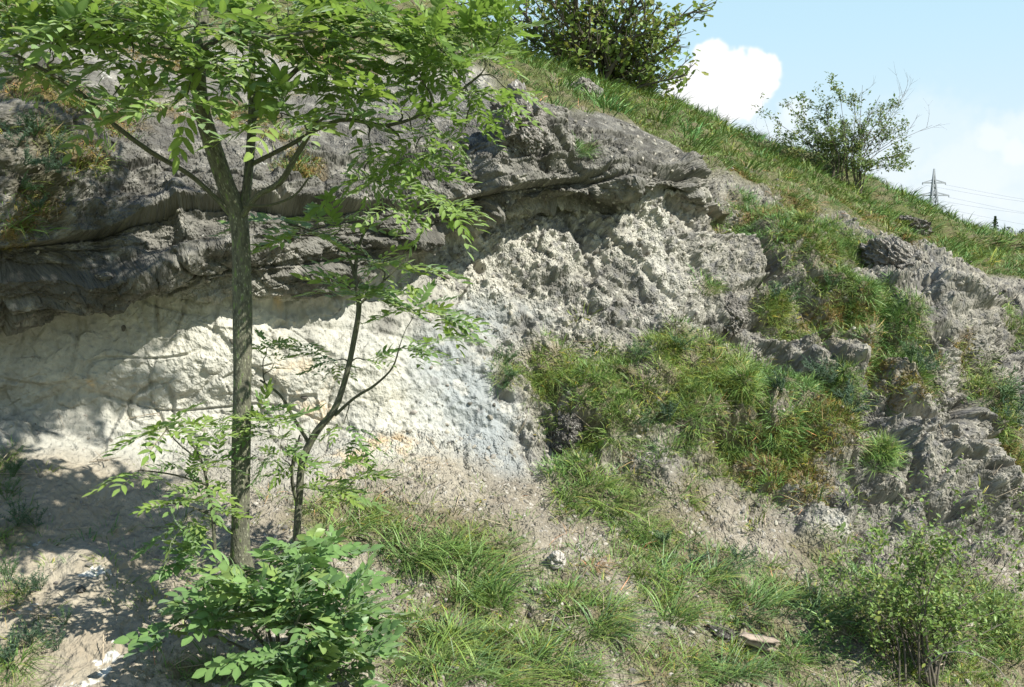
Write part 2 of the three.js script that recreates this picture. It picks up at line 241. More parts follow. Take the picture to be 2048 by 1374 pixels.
{
  const D = new Float32Array(NV);
  for (let r = 0; r < NR; r++) for (let q = 0; q < NC; q++) {
    const i = r * NC + q, o = i * 3, x = P[o], y = P[o + 1], z = P[o + 2], s = rv[r], px = colPx(q);
    if (s > 14) { C[o] = .10; C[o + 1] = .10; C[o + 2] = .05; continue; }
    const wob = pn(x * 1.3, y * 1.3, z * 1.3) * 0.5;
    const right = ss(1330, 1480, px + wob * 120);
    const cap = ss(6.7, 7.3, s) * ss(11.9, 11.0, s + wob) * (1 - right);
    const spill = right * (1.3 - .8 * ss(1760, 1900, px));
    const hill = Math.max(ss(10.9 - spill, 11.6 - spill, s + wob * .9) * ss(960, 1040, px), ss(11.6, 12.4, s + wob)), low = ss(3.7, 3.2, s + wob * .5 + ss(1450, 1700, px) * .75);
    const wall = (1 - cap) * (1 - hill) * (1 - low) * ss(900, 780, px + wob * 100);
    const con = clamp(1 - cap - hill - low - wall) + low * 0.25;
    const leftRamp = low * ss(520, 380, px);
    const soil = clamp(Math.max(wS[i], low * (1 - leftRamp)));
    const grass = clamp(wG[i] + hill * .9), moss = wM[i], soft = clamp(Math.max(grass, moss * 0.6, soil * 0.6));
    ROCK[i] = 1 - soft; HILL[i] = hill;
    // shape
    let h = fbm(x * 0.9, y * 0.9, z * 0.9, 3) * 0.10;
    const al = x * 0.75 - y * 0.66, ac = x * 0.66 + y * 0.75;
    const w1 = worley(x * 2.6 + wob, y * 3.4 + wob, z * 2.6), blk = (w1.id - 0.5) * 0.09 * ss(0.0, 0.16, w1.f2 - w1.f1), e1 = ss(0.0, 0.10, w1.f2 - w1.f1);
    if (cap > 0.01) {
      const bed = pn(x * 0.7, y * 7 + x * 1.6 + pn(x * 2, y * 2, z * 2) * .6, z * 0.7), bed2 = pn(x * 1.6 + 9, y * 19 + x * 4, z * 1.6);
      const w2 = worley(x * 6, y * 8, z * 6), lump = (0.45 - w2.f1) * 0.05;
      const f1 = facet(x * 1.7 + wob, y * 3.4 + x * .8, z * 1.7, .45, .09), f2 = facet(x * 6.3 + bed, y * 9, z * 6.3, .3), f3 = s > 10.2 ? 0 : facet(x * 15, y * 19, z * 15, .2);
      const fa = ss(11.4, 9.6, s);
      const layer = (k, dip, sd, wv) => { const q = (y + x * dip + pn(x * .8 + sd, y * .8, z * .8) * wv) * k, L = Math.floor(q), f = q - L, pr = (n) => PV[(n * 37 + sd * 101 + 4000) & 2047] - .5 + pn(x * 1.3 + n * 7.1, n * 3.3 + sd, z * 1.3) * .8, a = pr(L - 1), c = pr(L); return mix(a, c, ss(0, .13, f)) - .45 * ss(.16, .02, f) * (.4 + .6 * Math.abs(c)); };
      h += cap * (layer(5.5, -.17, 3, .14) * .115 * fa + layer(15, -.2, 8, .07) * .036 * fa + f1 * .06 * fa + f2 * .034 * fa + f3 * .022 + (Math.abs(bed) - .25) * 0.02 + bed2 * 0.012 + lump * .2 + fbm(x * 9, y * 9, z * 9, s > 9.6 ? 2 : 4, .62) * 0.022);
    }
    if (wall > 0.01) {
      const w3 = worley(x * 3.6 + wob * .6, y * 2.0 + wob, z * 3.6), fl = (w3.id - 0.5) * 0.055 * ss(0, .1, w3.f2 - w3.f1);
      const w4 = worley(x * 9 + wob, y * 11, z * 9), chip = (w4.id - 0.5) * 0.016 * ss(0, .12, w4.f2 - w4.f1);
      const jt = 1 - ss(0, .035, Math.abs(pn(x * 2.3 + wob * .8, y * .4, z * 2.3))), jh = 1 - ss(0, .03, Math.abs(pn(x * .6, y * 2.6 + x * .5 + wob * .4, z * .6)));
      h += wall * (-.028 * jt - .022 * jh + facet(x * 2.8 + wob * .6, y * 1.7 + wob, z * 2.8, .25) * .055 + facet(x * 8 + wob, y * 9, z * 8, .25) * .018 + facet(x * 19, y * 17, z * 19, .1) * .006 + fbm(x * 6, y * 8, z * 6, 4, .6) * 0.025);
    }
    if (con > 0.01) {
      const g = pn(al * 0.9, ac * 4.2, z * .8), g2 = pn(al * 2.1 + 4, ac * 9, z * 1.5);
      const w5 = worley(x * 9, y * 9, z * 9), w6f = worley(x * 21, y * 21, z * 21);
      const lump = Math.max(0, .55 - w5.f1) * 0.05 * (w5.id > .45 ? 1.3 : .3); worley(x * 21, y * 21, z * 21);
      const peb = Math.max(0, .6 - WO.f1) * 0.035 * (WO.id > .35 ? 1 : .2);
      h += con * right * (facet(x * 1.05 + wob * .7, y * 1.25 + 3, z * 1.05, .5, .2) * .26 + facet(x * 2.6 + wob, y * 3, z * 2.6, .6, .12) * .12) * ss(11, 9, s);
      h += con * (1 - wB[i] * .6) * (lump * .8 + peb * .9 + (Math.abs(g) - .2) * 0.13 + g2 * 0.05 + (facet(al * 1.5 + wob, ac * 2.4, z * 2 + wob, .4) * .085 + facet(al * 4.6, ac * 6, z * 5, .4) * .04) * ss(11.2, 9, s) + facet(x * 13, y * 13, z * 13, .3) * .022 + fbm(x * 11, y * 11, z * 11, 3, .6) * 0.02);
    }
    h += low * (1 - leftRamp * .7) * (fbm(x * 3.2, y * 3.2, z * 3.2, 4, .55) * 0.07 + fbm(x * 16, y * 16, z * 16, 3, .6) * 0.014);
    h += hill * (fbm(x * 1.1, y * 1.1, z * 1.1, 4, .55) * 0.26 - 0.03);
    if (soft > 0.02) h = mix(h, h * 0.5 + 0.015 + fbm(x * 4.5, y * 4.5, z * 4.5, 4, .55) * 0.13, soft * 0.7);
    for (const b of BUMP) {
      const dx = x - b.c.x, dy = y - b.c.y, dz = z - b.c.z, R = b.r * 1.5; if (dx > R || dx < -R || dy > R || dy < -R || dz > R || dz < -R) continue;
      const d = Math.sqrt(dx * dx + dy * dy * 1.15 + dz * dz) / b.r + wob * .7 + pn(x * 4.1, y * 4.1, z * 4.1) * .35;
      h += b.h * ss(1.3, b.h < 0 ? 0.35 : 0.4, d);
    }
    const edge = Math.min(1, q / 20, (NC - 1 - q) / 20) * ss(0, .6, s);
    D[i] = h * edge;

    // matter: rock kinds, stains, lichen, moss, soil
    const n1 = fbm(x * 2.2, y * 2.2, z * 2.2, 4, .6), n2 = fbm(x * 7 + 3, y * 7, z * 7, 4, .65), n3 = pn(x * 31, y * 31, z * 31), n4 = fbm(x * 18, y * 18, z * 18, 3, .7);
    let R = .205, G = .198, B = .172;                                  // grey weathered rock
    const to = (r_, g_, b_, t) => { t = clamp(t); R = mix(R, r_, t); G = mix(G, g_, t); B = mix(B, b_, t); };
    to(.265, .252, .212, ss(-.2, .4, n1 + n3 * .25) * .9);
    to(.285, .272, .23, con * .85); to(.195, .183, .153, right * (1 - hill) * .8); to(.12, .114, .1, right * con * ss(-.02, .3, n2 * .8 + n1 * .6) * .75);
    to(.155, .148, .128, cap * .75); to(.085, .081, .071, cap * ss(-.15, .2, n2 + n1 * .5) * .85);
    to(.33, .31, .268, cap * ss(.16, .4, -n2 + n4 * .3) * .8);
    to(.35, .34, .295, wall * .75); to(.24, .232, .2, wall * ss(330, 90, px + wob * 160) * ss(-.25, .2, n2 + n1) * .75);
    const pp = wP[i] * ss(-.55, .05, n2 * .6 + n1 * .5 + (wP[i] - .5) * 1.1);
    to(.455, .44, .378, pp * .92); to(.36, .355, .315, wall * ss(.02, .35, fbm(x * 3.4, y * .7, z * 3.4, 4, .6) + n4 * .12) * .8);
    to(.47, .44, .355, pp * ss(.05, .35, n1 + n4 * .4) * .6);
    to(.28, .30, .298, wB[i] * ss(-.5, .1, n2 + wB[i] - .3) * .9);
    const dd = wD[i] * ss(-.3, .25, n2 + n4 * .6 + (wD[i] - .6));
    to(.105, .1, .09, dd * .66);
    to(.52, .37, .20, wO[i] * ss(-.1, .35, n2 + n4 * .4 + (wO[i] - .6) * .6) * .75);
    if (con > .1) { worley(x * 21, y * 21, z * 21); const c = WO.id, k = ss(.62, .42, WO.f1) * con * .7 * (1 - wB[i]) * (1 - low); if (c < .3) to(.16, .155, .15, k); else if (c > .62) to(.50 - right * .13, .475 - right * .13, .405 - right * .12, k); worley(x * 9, y * 9, z * 9); if (WO.f1 < .4 && WO.id > .6) to(.45 - right * .12, .43 - right * .12, .37 - right * .11, con * .5); else if (WO.f1 < .35 && WO.id < .25) to(.13, .127, .125, con * .6); }
    to(.29, .25, .185, leftRamp * .88); to(.35, .31, .24, leftRamp * ss(0, .35, n1) * .7); to(.27, .225, .165, leftRamp * ss(.05, .4, -n1 + n4 * .4) * .6);
    to(.25, .218, .165, soil * .85); to(.34, .305, .24, soil * ss(0, .35, n1 + n4 * .5) * .7); to(.18, .15, .115, soil * ss(.1, .45, -n2 + n3 * .3) * .6);
    worley(x * 34, y * 34, z * 34); if (WO.f1 < .36) { if (WO.id > .72) to(.47, .44, .39, soil * .8); else if (WO.id < .2) to(.12, .11, .10, soil * .7); }
    const li = Math.max(wL[i] * .62, cap * .2, con * .06) + n4 * .75 + n2 * .45;
    to(.54, .53, .48, (li > .62 ? 1 : 0) * ss(.62, .68, li) * .9 * (1 - grass));
    to(.17, .14, .08, grass * .85); to(.09, .1, .035, grass * ss(-.2, .2, n2) * .7); to(.13, .115, .07, hill * ss(1050, 850, px) * .8); to(.10, .115, .04, hill * ss(-.35, .15, n2 + n1 * .4) * .75);
    to(.20, .135, .035, moss * ss(-.25, .2, n2 + moss * .4 - .2) * .9);
    const sp_ = 1 + n3 * .16 + n4 * .18;
    C[o] = clamp(R * sp_, .03, .8); C[o + 1] = clamp(G * sp_, .03, .8); C[o + 2] = clamp(B * sp_, .02, .8);
  }
  for (let i = 0; i < NV; i++) { const o = i * 3, h = D[i]; P[o] += N[o] * h; P[o + 1] += N[o + 1] * h; P[o + 2] += N[o + 2] * h; }
}
normals(P, N); survey();
console.log('displaced');
function noiseTexture(n, f, fmt) { const d = new Uint8Array(n * n * 4); for (let j = 0; j < n; j++) for (let i = 0; i < n; i++) { const v = clamp(f(i / n, j / n)) * 255; const q = (j * n + i) * 4; d[q] = d[q + 1] = d[q + 2] = v; d[q + 3] = 255; } const t = new THREE.DataTexture(d, n, n); t.wrapS = t.wrapT = THREE.RepeatWrapping; t.magFilter = THREE.LinearFilter; t.minFilter = THREE.LinearMipmapLinearFilter; t.needsUpdate = true; return t; }
const N4 = createNoise4D(rng(9));
const tile = (u, v, f, o, g) => { let s = 0, a = 1, t = 0; for (let i = 0; i < o; i++) { const k = f / (2 * Math.PI); s += a * N4(Math.cos(u * 6.2832) * k + i * 7, Math.sin(u * 6.2832) * k, Math.cos(v * 6.2832) * k, Math.sin(v * 6.2832) * k + i * 3); t += a; a *= g; f *= 2; } return s / t; };
function cells(u, v, n, seed) { const X = Math.floor(u * n), Y = Math.floor(v * n); let f1 = 9, f2 = 9, id = 0; for (let i = -1; i <= 1; i++) for (let j = -1; j <= 1; j++) { const a = (X + i + n) % n, b = (Y + j + n) % n, h = PERM[(PERM[(a + seed) & 2047] + b) & 2047], d = Math.hypot(X + i + PV[h] - u * n, Y + j + PV[h + 601] - v * n); if (d < f1) { f2 = f1; f1 = d; id = h; } else if (d < f2) f2 = d; } return [f1, f2, PV[(id + 99) & 2047]]; }
const gritTex = noiseTexture(1024, (u, v) => { const w = tile(u, v, 8, 2, .5) * .012, a = cells(((u + w) % 1 + 1) % 1, ((v + w) % 1 + 1) % 1, 26, 5), b = cells(u, v, 70, 900); return .35 + (a[2] - .5) * .35 * ss(0, .2, a[1] - a[0]) - a[0] * .15 + (.5 - b[0]) * .3 * (b[2] + .3) + tile(u, v, 34, 4, .7) * .3; });
gritTex.repeat.set(.8, .8);
const smoothTex = noiseTexture(512, (u, v) => .5 + tile(u, v, 14, 5, .6) * .6);
smoothTex.repeat.set(.9, .9);
const rockMat = new THREE.MeshStandardMaterial({ name: 'rough_rock', vertexColors: true, roughness: .95, bumpMap: gritTex, bumpScale: .04 });
const paleMat = new THREE.MeshStandardMaterial({ name: 'pale_rock', vertexColors: true, roughness: .95, bumpMap: smoothTex, bumpScale: .03 });
rockMat.specularIntensity = paleMat.specularIntensity = .3;
{
  const cut = (name, s0, s1, label, mat = rockMat, keep = null) => {
    const r0 = rv.findIndex((s) => s >= s0 - 1e-6), r1 = rv.findIndex((s) => s >= s1 - 1e-6), n = r1 - r0 + 1, g = new THREE.BufferGeometry(), sl = (a, k) => a.slice(r0 * NC * k, (r1 + 1) * NC * k);
    g.setAttribute('position', new THREE.BufferAttribute(sl(P, 3), 3)); g.setAttribute('normal', new THREE.BufferAttribute(sl(N, 3), 3)); g.setAttribute('color', new THREE.BufferAttribute(sl(C, 3), 3)); g.setAttribute('uv', new THREE.BufferAttribute(sl(uv, 2), 2));
    const ix = new Uint32Array((n - 1) * (NC - 1) * 6); let k = 0;
    for (let r = 0; r < n - 1; r++) for (let c = 0; c < NC - 1; c++) { if (keep && !keep(((r + r0) * NC + c) * 3, c)) continue; const a = r * NC + c, b = a + 1, d = a + NC, e = d + 1; ix[k++] = a; ix[k++] = b; ix[k++] = e; ix[k++] = a; ix[k++] = e; ix[k++] = d; }
    g.setIndex(new THREE.BufferAttribute(ix.slice(0, k), 1));
    tag(top(name, g, mat), label, 'terrain', null, 'structure');
  };
  const ramp = (o, c) => cxs[c] + fbm(P[o] * 2, P[o + 1] * 2, P[o + 2] * 2, 3) * 200 < 430;
  cut('rock_ramp', 0, 4, 'smooth tan rock ramp with white lichen beside the leafy bush', paleMat, ramp);
  cut('stony_slope', 0, 4, 'bare stony slope of tan soil and gravel below the rock face', rockMat, (o, c) => !ramp(o, c));
  const left = (o, c) => cxs[c] + fbm(P[o] * 2, P[o + 1] * 2, P[o + 2] * 2, 3) * 240 < 800 + 230 * ss(5.7, 5, rv[Math.floor(o / 3 / NC)]);
  cut('pale_rock_wall', 4, 7, 'smooth pale cream rock wall under the overhang behind the ash tree', paleMat, left);
  cut('rough_rock_face', 4, 7, 'rough grey pebbly rock face beside the smooth pale wall', rockMat, (o, c) => !left(o, c));
  cut('rock_overhang', 7, 11, 'dark grey weathered rock layer overhanging the pale face');
  cut('grassy_hilltop', 11, 15, 'grassy hill crest above the rock against the sky');
}
// ---------------------------------------------------------------- the land around, out to the horizon
{
  const n = 120, g = new THREE.PlaneGeometry(1, 1, n, n), p = g.attributes.position, col = new Float32Array(p.count * 3);
  for (let i = 0; i < p.count; i++) {
    const u = p.getX(i) * 2, v = p.getY(i) * 2, x = Math.sign(u) * u * u * 2500, z = Math.sign(v) * v * v * 2500, d = Math.hypot(x, z);
    const back = ss(0.2, -0.5, z / (d + 1)), y = -0.35 + back * (38 * ss(90, 560, d) + 30 * ss(700, 2200, d)) + fbm(x / 90, 0, z / 90, 3) * 3 * ss(60, 200, d);
    p.setXYZ(i, x, y, z); const f = fbm(x / 60, 3, z / 60, 3);
    col.set([.13 + f * .06, .15 + f * .05, .055], i * 3);
  }
  g.setAttribute('color', new THREE.BufferAttribute(col, 3));
  g.computeVertexNormals();
  const ix = g.index.array; for (let i = 0; i < ix.length; i += 3) { const t = ix[i + 1]; ix[i + 1] = ix[i + 2]; ix[i + 2] = t; } g.computeVertexNormals();
  tag(top('ground', g, new THREE.MeshStandardMaterial({ name: 'meadow', vertexColors: true, roughness: 1 })), 'meadow land reaching to the far hills', 'terrain', null, 'structure');
}
// ---------------------------------------------------------------- foliage materials and grass
function leafMat(r, g, b, o = {}) { return new THREE.MeshPhysicalMaterial({ name: 'leaf', color: lin(r, g, b), roughness: 1, transmission: o.tr ?? .4, thickness: 0, clearcoat: o.coat ?? .5, clearcoatRoughness: .38, side: THREE.DoubleSide, vertexColors: !!o.vc, specularIntensity: .6 }); }
const bladeMat = (r, g, b) => new THREE.MeshStandardMaterial({ name: 'blade', color: lin(r, g, b), roughness: .55, side: THREE.DoubleSide, vertexColors: true });
function bladeClump(seed, n, len, wid, spread, lean, curl, segs = 3) {
  const r = rng(seed), pos = [], nor = [], col = [], ix = [];
  for (let b = 0; b < n; b++) {
    const a = r() * 6.283, rad = Math.sqrt(r()) * spread, L = len * (.55 + r() * .6), w = wid * (.6 + r() * .7), out = .12 + r() * curl, dir = V(Math.cos(a) * out + lean * (.5 + r() * .9), 1, Math.sin(a) * out + lean * .25 * (r() - .2)).normalize();
    const side = V(-dir.z, 0, dir.x).normalize(); if (side.lengthSq() < .1) side.set(1, 0, 0); side.applyAxisAngle(dir, r() * 3.1);
    const droop = (.25 + r() * .9) * curl, hx = dir.x, hz = dir.z, hl = Math.hypot(hx, hz) || 1, tone = .7 + r() * .6, dry = r() < .06, base = pos.length / 3;
    for (let s = 0; s <= segs; s++) {
      const t = s / segs, ww = w * (1 - t * t * .9) * (s === segs ? 0 : 1), bend = droop * t * t * L;
      const cx = Math.cos(a) * rad + dir.x * L * t + hx / hl * bend * .6, cy = dir.y * L * t - bend * .75, cz = Math.sin(a) * rad + dir.z * L * t + hz / hl * bend * .6;
      const nn = V(hx / hl * -.2 + side.z, .6, side.x).normalize();
      const c = dry ? [2.3 * tone, 1.35 * tone, 1.3 * tone] : [tone * (.9 + t * .35), tone * (.95 + t * .15), tone * .9];
      if (s === segs) { pos.push(cx, cy, cz); nor.push(nn.x, nn.y, nn.z); col.push(...c); } else { pos.push(cx - side.x * ww, cy, cz - side.z * ww, cx + side.x * ww, cy, cz + side.z * ww); nor.push(nn.x, nn.y, nn.z, nn.x, nn.y, nn.z); col.push(...c, ...c); }
    }
    for (let s = 0; s < segs - 1; s++) { const q = base + s * 2; ix.push(q, q + 1, q + 3, q, q + 3, q + 2); }
    const q = base + (segs - 1) * 2; ix.push(q, q + 1, q + 2);
  }
  const g = new THREE.BufferGeometry(); g.setAttribute('position', new THREE.Float32BufferAttribute(pos, 3)); g.setAttribute('normal', new THREE.Float32BufferAttribute(nor, 3)); g.setAttribute('color', new THREE.Float32BufferAttribute(col, 3)); g.setIndex(ix);
  g.deleteAttribute('normal'); g.computeVertexNormals(); return g;
}
const grassMat = bladeMat(.12, .21, .05);
// picks points of the hillside in proportion to a weight and to the area
function scatter(n, seed, weight, limitPx = true) {
  const cum = new Float64Array(NV), r = rng(seed); let s = 0;
  for (let q = 0; q < NR; q++) for (let c = 0; c < NC; c++) {
    const i = q * NC + c; if (q < NR - 1 && c < NC - 1 && (!limitPx || (cxs[c] > -90 && cxs[c] < 2140))) {
      const w = weight(i, rv[q], cxs[c]); if (w > 0) { const o = i * 3, a = o + 3, b = o + NC * 3; const ax = P[a] - P[o], ay = P[a + 1] - P[o + 1], az = P[a + 2] - P[o + 2], bx = P[b] - P[o], by = P[b + 1] - P[o + 1], bz = P[b + 2] - P[o + 2]; s += w * Math.hypot(ay * bz - az * by, az * bx - ax * bz, ax * by - ay * bx); }
    }
    cum[i] = s;
  }
  const out = [];
  for (let k = 0; k < n; k++) { const t = r() * s; let lo = 0, hi = NV - 1; while (lo < hi) { const m = (lo + hi) >> 1; if (cum[m] < t) lo = m + 1; else hi = m; } const o = lo * 3, u = r(), v = r(); out.push({ i: lo, p: V(P[o] + (P[o + 3] - P[o]) * u + (P[o + NC * 3] - P[o]) * v, P[o + 1] + (P[o + 4] - P[o + 1]) * u + (P[o + NC * 3 + 1] - P[o + 1]) * v, P[o + 2] + (P[o + 5] - P[o + 2]) * u + (P[o + NC * 3 + 2] - P[o + 2]) * v), n: V(N[o], N[o + 1], N[o + 2]) }); }
  return out;
}
const Q = new THREE.Quaternion(), Q2 = new THREE.Quaternion(), M4 = new THREE.Matrix4(), UPV = V(0, 1, 0);
function instanced(name, geo, mat, pts, seed, fn, label, category) {
  const m = sh(new THREE.InstancedMesh(geo, mat, pts.length)), r = rng(seed), c = new THREE.Color(); m.name = numbered(name);
  pts.forEach((q, k) => { const o = fn(q, r, c); M4.compose(o.p, o.q, o.s); m.setMatrixAt(k, M4); m.setColorAt(k, c); });
  tag(m, label, category, null, 'stuff'); scene.add(m); return m;
}
const stand = (n, up, r, yaw = 6.283) => { const d = V(n.x * (1 - up), n.y * (1 - up) + up, n.z * (1 - up)).normalize(); Q.setFromUnitVectors(UPV, d); Q2.setFromAxisAngle(UPV, (r() - .5) * yaw); return Q.clone().multiply(Q2); };
const noGrassAt = (i) => ROCK[i];
// long arching grass of the ledges and the slope
const longClump = bladeClump(3, 22, .16, .0028, .09, .35, .8, 4), longClump2 = bladeClump(4, 22, .125, .0026, .1, .2, 1.0, 3), shortClump = bladeClump(6, 20, .11, .0026, .07, .15, .8, 3), strawClump = bladeClump(8, 20, .13, .0018, .05, .2, 1.2, 3);
const patchy = (i, f, lo, hi) => ss(lo, hi, fbm(P[i * 3] * f, P[i * 3 + 1] * f, P[i * 3 + 2] * f, 3));
const longW = (i, s) => wG[i] > .3 && s < 10.9 ? (wG[i] - .25) * (1 - wM[i] * .6) * (s < 3.7 ? patchy(i, 4.6, .1, .34) * .65 : patchy(i, 3.6, -.06, .26)) : 0;
const gcol = (c, r, x, y, z) => { const n = pn(x * 1.7, y * 1.7, z * 1.7); const t = .8 + r() * .45; const k = r(), w = k < .16 ? .55 : k > .85 ? -.25 : 0; c.setRGB(t * (1 + n * .3 + w * .8), t * (1 + w * .12), t * (.95 - n * .3 - w * .5)); };
for (const [geo, n, sd] of [[longClump, 2000, 11], [longClump2, 3000, 12]]) instanced('long_grass', geo, grassMat, scatter(n, sd, longW), sd, (q, r, c) => { gcol(c, r, q.p.x, q.p.y, q.p.z); const up_ = cxs[q.i % NC] > 1470 && rv[Math.floor(q.i / NC)] > 5.2, k = (.5 + r() * r() * .95) * (up_ ? .66 : rv[Math.floor(q.i / NC)] > 3.8 ? .68 : .9); return { p: q.p.addScaledVector(q.n, -.012), q: stand(q.n, .2 + r() * .6, r, r() < .5 ? 2.6 : 6.283), s: V(k, k, k) }; }, 'long arching green grass covering the ledges and the slope', 'grass');
instanced('hill_grass', shortClump, grassMat, scatter(17000, 21, (i, s, px) => s >= 9 && s < 14.3 && HILL[i] > .25 ? HILL[i] * (px < 950 ? .25 : 1) * ss(-.45, .05, pn(P[i * 3] * 1.1, P[i * 3 + 1] * 1.1, P[i * 3 + 2] * 1.1) + (s > 12 ? .5 : 0)) : 0), 22, (q, r, c) => { gcol(c, r, q.p.x, q.p.y, q.p.z); const k = (.75 + r() * r() * r() * 2.8) * (rv[Math.floor(q.i / NC)] < 11 ? .7 : 1); return { p: q.p.addScaledVector(q.n, -.01), q: stand(q.n, .6, r), s: V(k, k, k) }; }, 'short green grass on the hill crest', 'grass');
instanced('low_grass', shortClump, grassMat, scatter(5600, 31, (i, s, px) => s < 11 ? Math.max(wG[i] * (px > 1470 && s > 5 ? 1.5 : .8) * patchy(i, 5, -.25, .25), wM[i] * .5) + (s < 3.6 ? .03 : 0) : 0), 32, (q, r, c) => { gcol(c, r, q.p.x, q.p.y, q.p.z); const k = .45 + r() * .7; return { p: q.p.addScaledVector(q.n, -.01), q: stand(q.n, .5, r), s: V(k, k, k) }; }, 'low green grass between the longer tufts', 'grass');
instanced('dry_grass', strawClump, bladeMat(.30, .225, .105), scatter(3000, 41, (i, s) => HILL[i] * .7 + wG[i] * .5 + wM[i] * .25 + (s < 3.6 ? .12 : 0)), 42, (q, r, c) => { const t = .6 + r() * .7; c.setRGB(t, t * (.9 + r() * .15), t); const k = .5 + r() * .8; return { p: q.p.addScaledVector(q.n, -.008), q: stand(q.n, .3, r), s: V(k, k * .8, k) }; }, 'dry straw-coloured grass among the green', 'grass');
// moss cushions
{
  const g = new THREE.IcosahedronGeometry(1, 2), p = g.attributes.position; for (let i = 0; i < p.count; i++) { const x = p.getX(i), y = p.getY(i), z = p.getZ(i), k = 1 + fbm(x * 2.4, y * 2.4, z * 2.4, 3) * .5; p.setXYZ(i, x * k, y * k * .55, z * k); } g.computeVertexNormals();
  const fuzz = bladeClump(15, 22, .028, .0016, .03, 0, 1.1, 2);
  instanced('moss', fuzz, bladeMat(.135, .115, .03), scatter(5200, 51, (i) => wM[i] > .3 ? wM[i] : 0), 52, (q, r, c) => { const t = .6 + r() * .8, y = r(); c.setRGB(t * (.85 + y * .35), t * (.9 + y * .2), t * .8); const k = .6 + r() * .9; return { p: q.p, q: stand(q.n, .2, r), s: V(k, k, k) }; }, 'olive and rust brown moss on the rock', 'moss');
}
// pebbles and rock fragments
function stoneGeo(seed, sub, rough, fl = [1, 1, 1]) {
  const g = new THREE.IcosahedronGeometry(1, sub), p = g.attributes.position, r = rng(seed), ox = r() * 50, cuts = [];
  for (let k = 0; k < 7; k++) cuts.push([V(r() - .5, r() - .5, r() - .5).normalize(), .55 + r() * .35]);
  for (let i = 0; i < p.count; i++) { const v = V(p.getX(i), p.getY(i), p.getZ(i)); for (const [n, d] of cuts) { const e = v.dot(n) - d; if (e > 0) v.addScaledVector(n, -e * .92); } v.multiplyScalar(1 + fbm(v.x * 2 + ox, v.y * 2, v.z * 2, 3) * rough); p.setXYZ(i, v.x * fl[0], v.y * fl[1], v.z * fl[2]); }
  g.computeVertexNormals(); return g;
}
const stoneMat = new THREE.MeshStandardMaterial({ name: 'stone', color: lin(.34, .315, .27), roughness: .95 });
const tint = (c, r) => { const t = r() < .35 ? .3 + r() * .3 : .6 + r() * .55; c.setRGB(t, t * (.97 + r() * .04), t * (.92 + r() * .08)); };
for (let k = 0; k < 3; k++) instanced('gravel', stoneGeo(100 + k, 1, .3, [1, .7, .9]), stoneMat, scatter(4200, 61 + k, (i, s, px) => s > 11 ? 0 : (s < 4 ? (wS[i] * 2 + (px > 400 ? .8 : .12)) : (px > 820 ? .55 : .08) + wS[i]) * (.15 + ROCK[i] * .85)), 71 + k, (q, r, c) => { tint(c, r); const k2 = .004 + Math.pow(r(), 5) * .017; return { p: q.p.addScaledVector(q.n, k2 * .1), q: stand(q.n, .2, r), s: V(k2 * (.8 + r() * .6), k2, k2) }; }, 'loose gravel and pebbles on the slope and the rough rock', 'gravel');
{ // dead twigs and stalks lying about
  const g = mergeGeometries([new THREE.CylinderGeometry(.0016, .0026, .16, 4).rotateZ(1.5), new THREE.CylinderGeometry(.001, .0016, .07, 4).rotateZ(.9).translate(.03, .02, .01)]);
  instanced('dead_twigs', g, new THREE.MeshStandardMaterial({ name: 'dead_wood', color: lin(.3, .26, .2), roughness: .9 }), scatter(420, 91, (i, s) => s < 4.2 ? .6 + wG[i] : wG[i] * .6 + wM[i] * .5), 92, (q, r, c) => { const t = .5 + r(); c.setRGB(t, t * .95, t * .88); const k = .4 + r() * 1.1; return { p: q.p.addScaledVector(q.n, .012), q: stand(q.n, .1, r), s: V(k, k, k) }; }, 'thin dead twigs and stalks lying on the slope', 'twigs');
}
console.log('ground cover');
// ---------------------------------------------------------------- trees and shrubs
function tube(pts, radii, sides = 7, sub = 3, caps = true) {
  const curve = new THREE.CatmullRomCurve3(pts, false, 'centripetal'), n = (pts.length - 1) * sub, pos = [], nor = [], uv = [], ix = []; let prev = null, len = 0, last = null;
  for (let i = 0; i <= n; i++) {
    const t = i / n, f = t * (pts.length - 1), k = Math.min(pts.length - 2, Math.floor(f)), rad = mix(radii[k], radii[k + 1], f - k), c = curve.getPoint(t), tan = curve.getTangent(t);
    let u = prev ? prev.clone().addScaledVector(tan, -prev.dot(tan)) : Math.abs(tan.y) < .9 ? V(0, 1, 0).cross(tan) : V(1, 0, 0).cross(tan); u.normalize(); prev = u; const w = tan.clone().cross(u);
    if (last) len += last.distanceTo(c); last = c;
    for (let s = 0; s <= sides; s++) { const a = s / sides * 6.2832, x = Math.cos(a), y = Math.sin(a), q = rad * (1 + .05 * Math.sin(a * 2 + len * 9)); pos.push(c.x + (u.x * x + w.x * y) * q, c.y + (u.y * x + w.y * y) * q, c.z + (u.z * x + w.z * y) * q); nor.push(u.x * x + w.x * y, u.y * x + w.y * y, u.z * x + w.z * y); uv.push(s / sides * .3, len); }
  }
  for (let i = 0; i < n; i++) for (let s = 0; s < sides; s++) { const a = i * (sides + 1) + s, b = a + sides + 1; ix.push(a, a + 1, b + 1, a, b + 1, b); }
  if (caps) { const e = pts[pts.length - 1], q = pos.length / 3; pos.push(e.x, e.y, e.z); nor.push(0, 1, 0); uv.push(0, len); for (let s = 0; s < sides; s++) ix.push(n * (sides + 1) + s, n * (sides + 1) + s + 1, q); }
  const g = new THREE.BufferGeometry(); g.setAttribute('position', new THREE.Float32BufferAttribute(pos, 3)); g.setAttribute('normal', new THREE.Float32BufferAttribute(nor, 3)); g.setAttribute('uv', new THREE.Float32BufferAttribute(uv, 2)); g.setIndex(ix); return g;
}
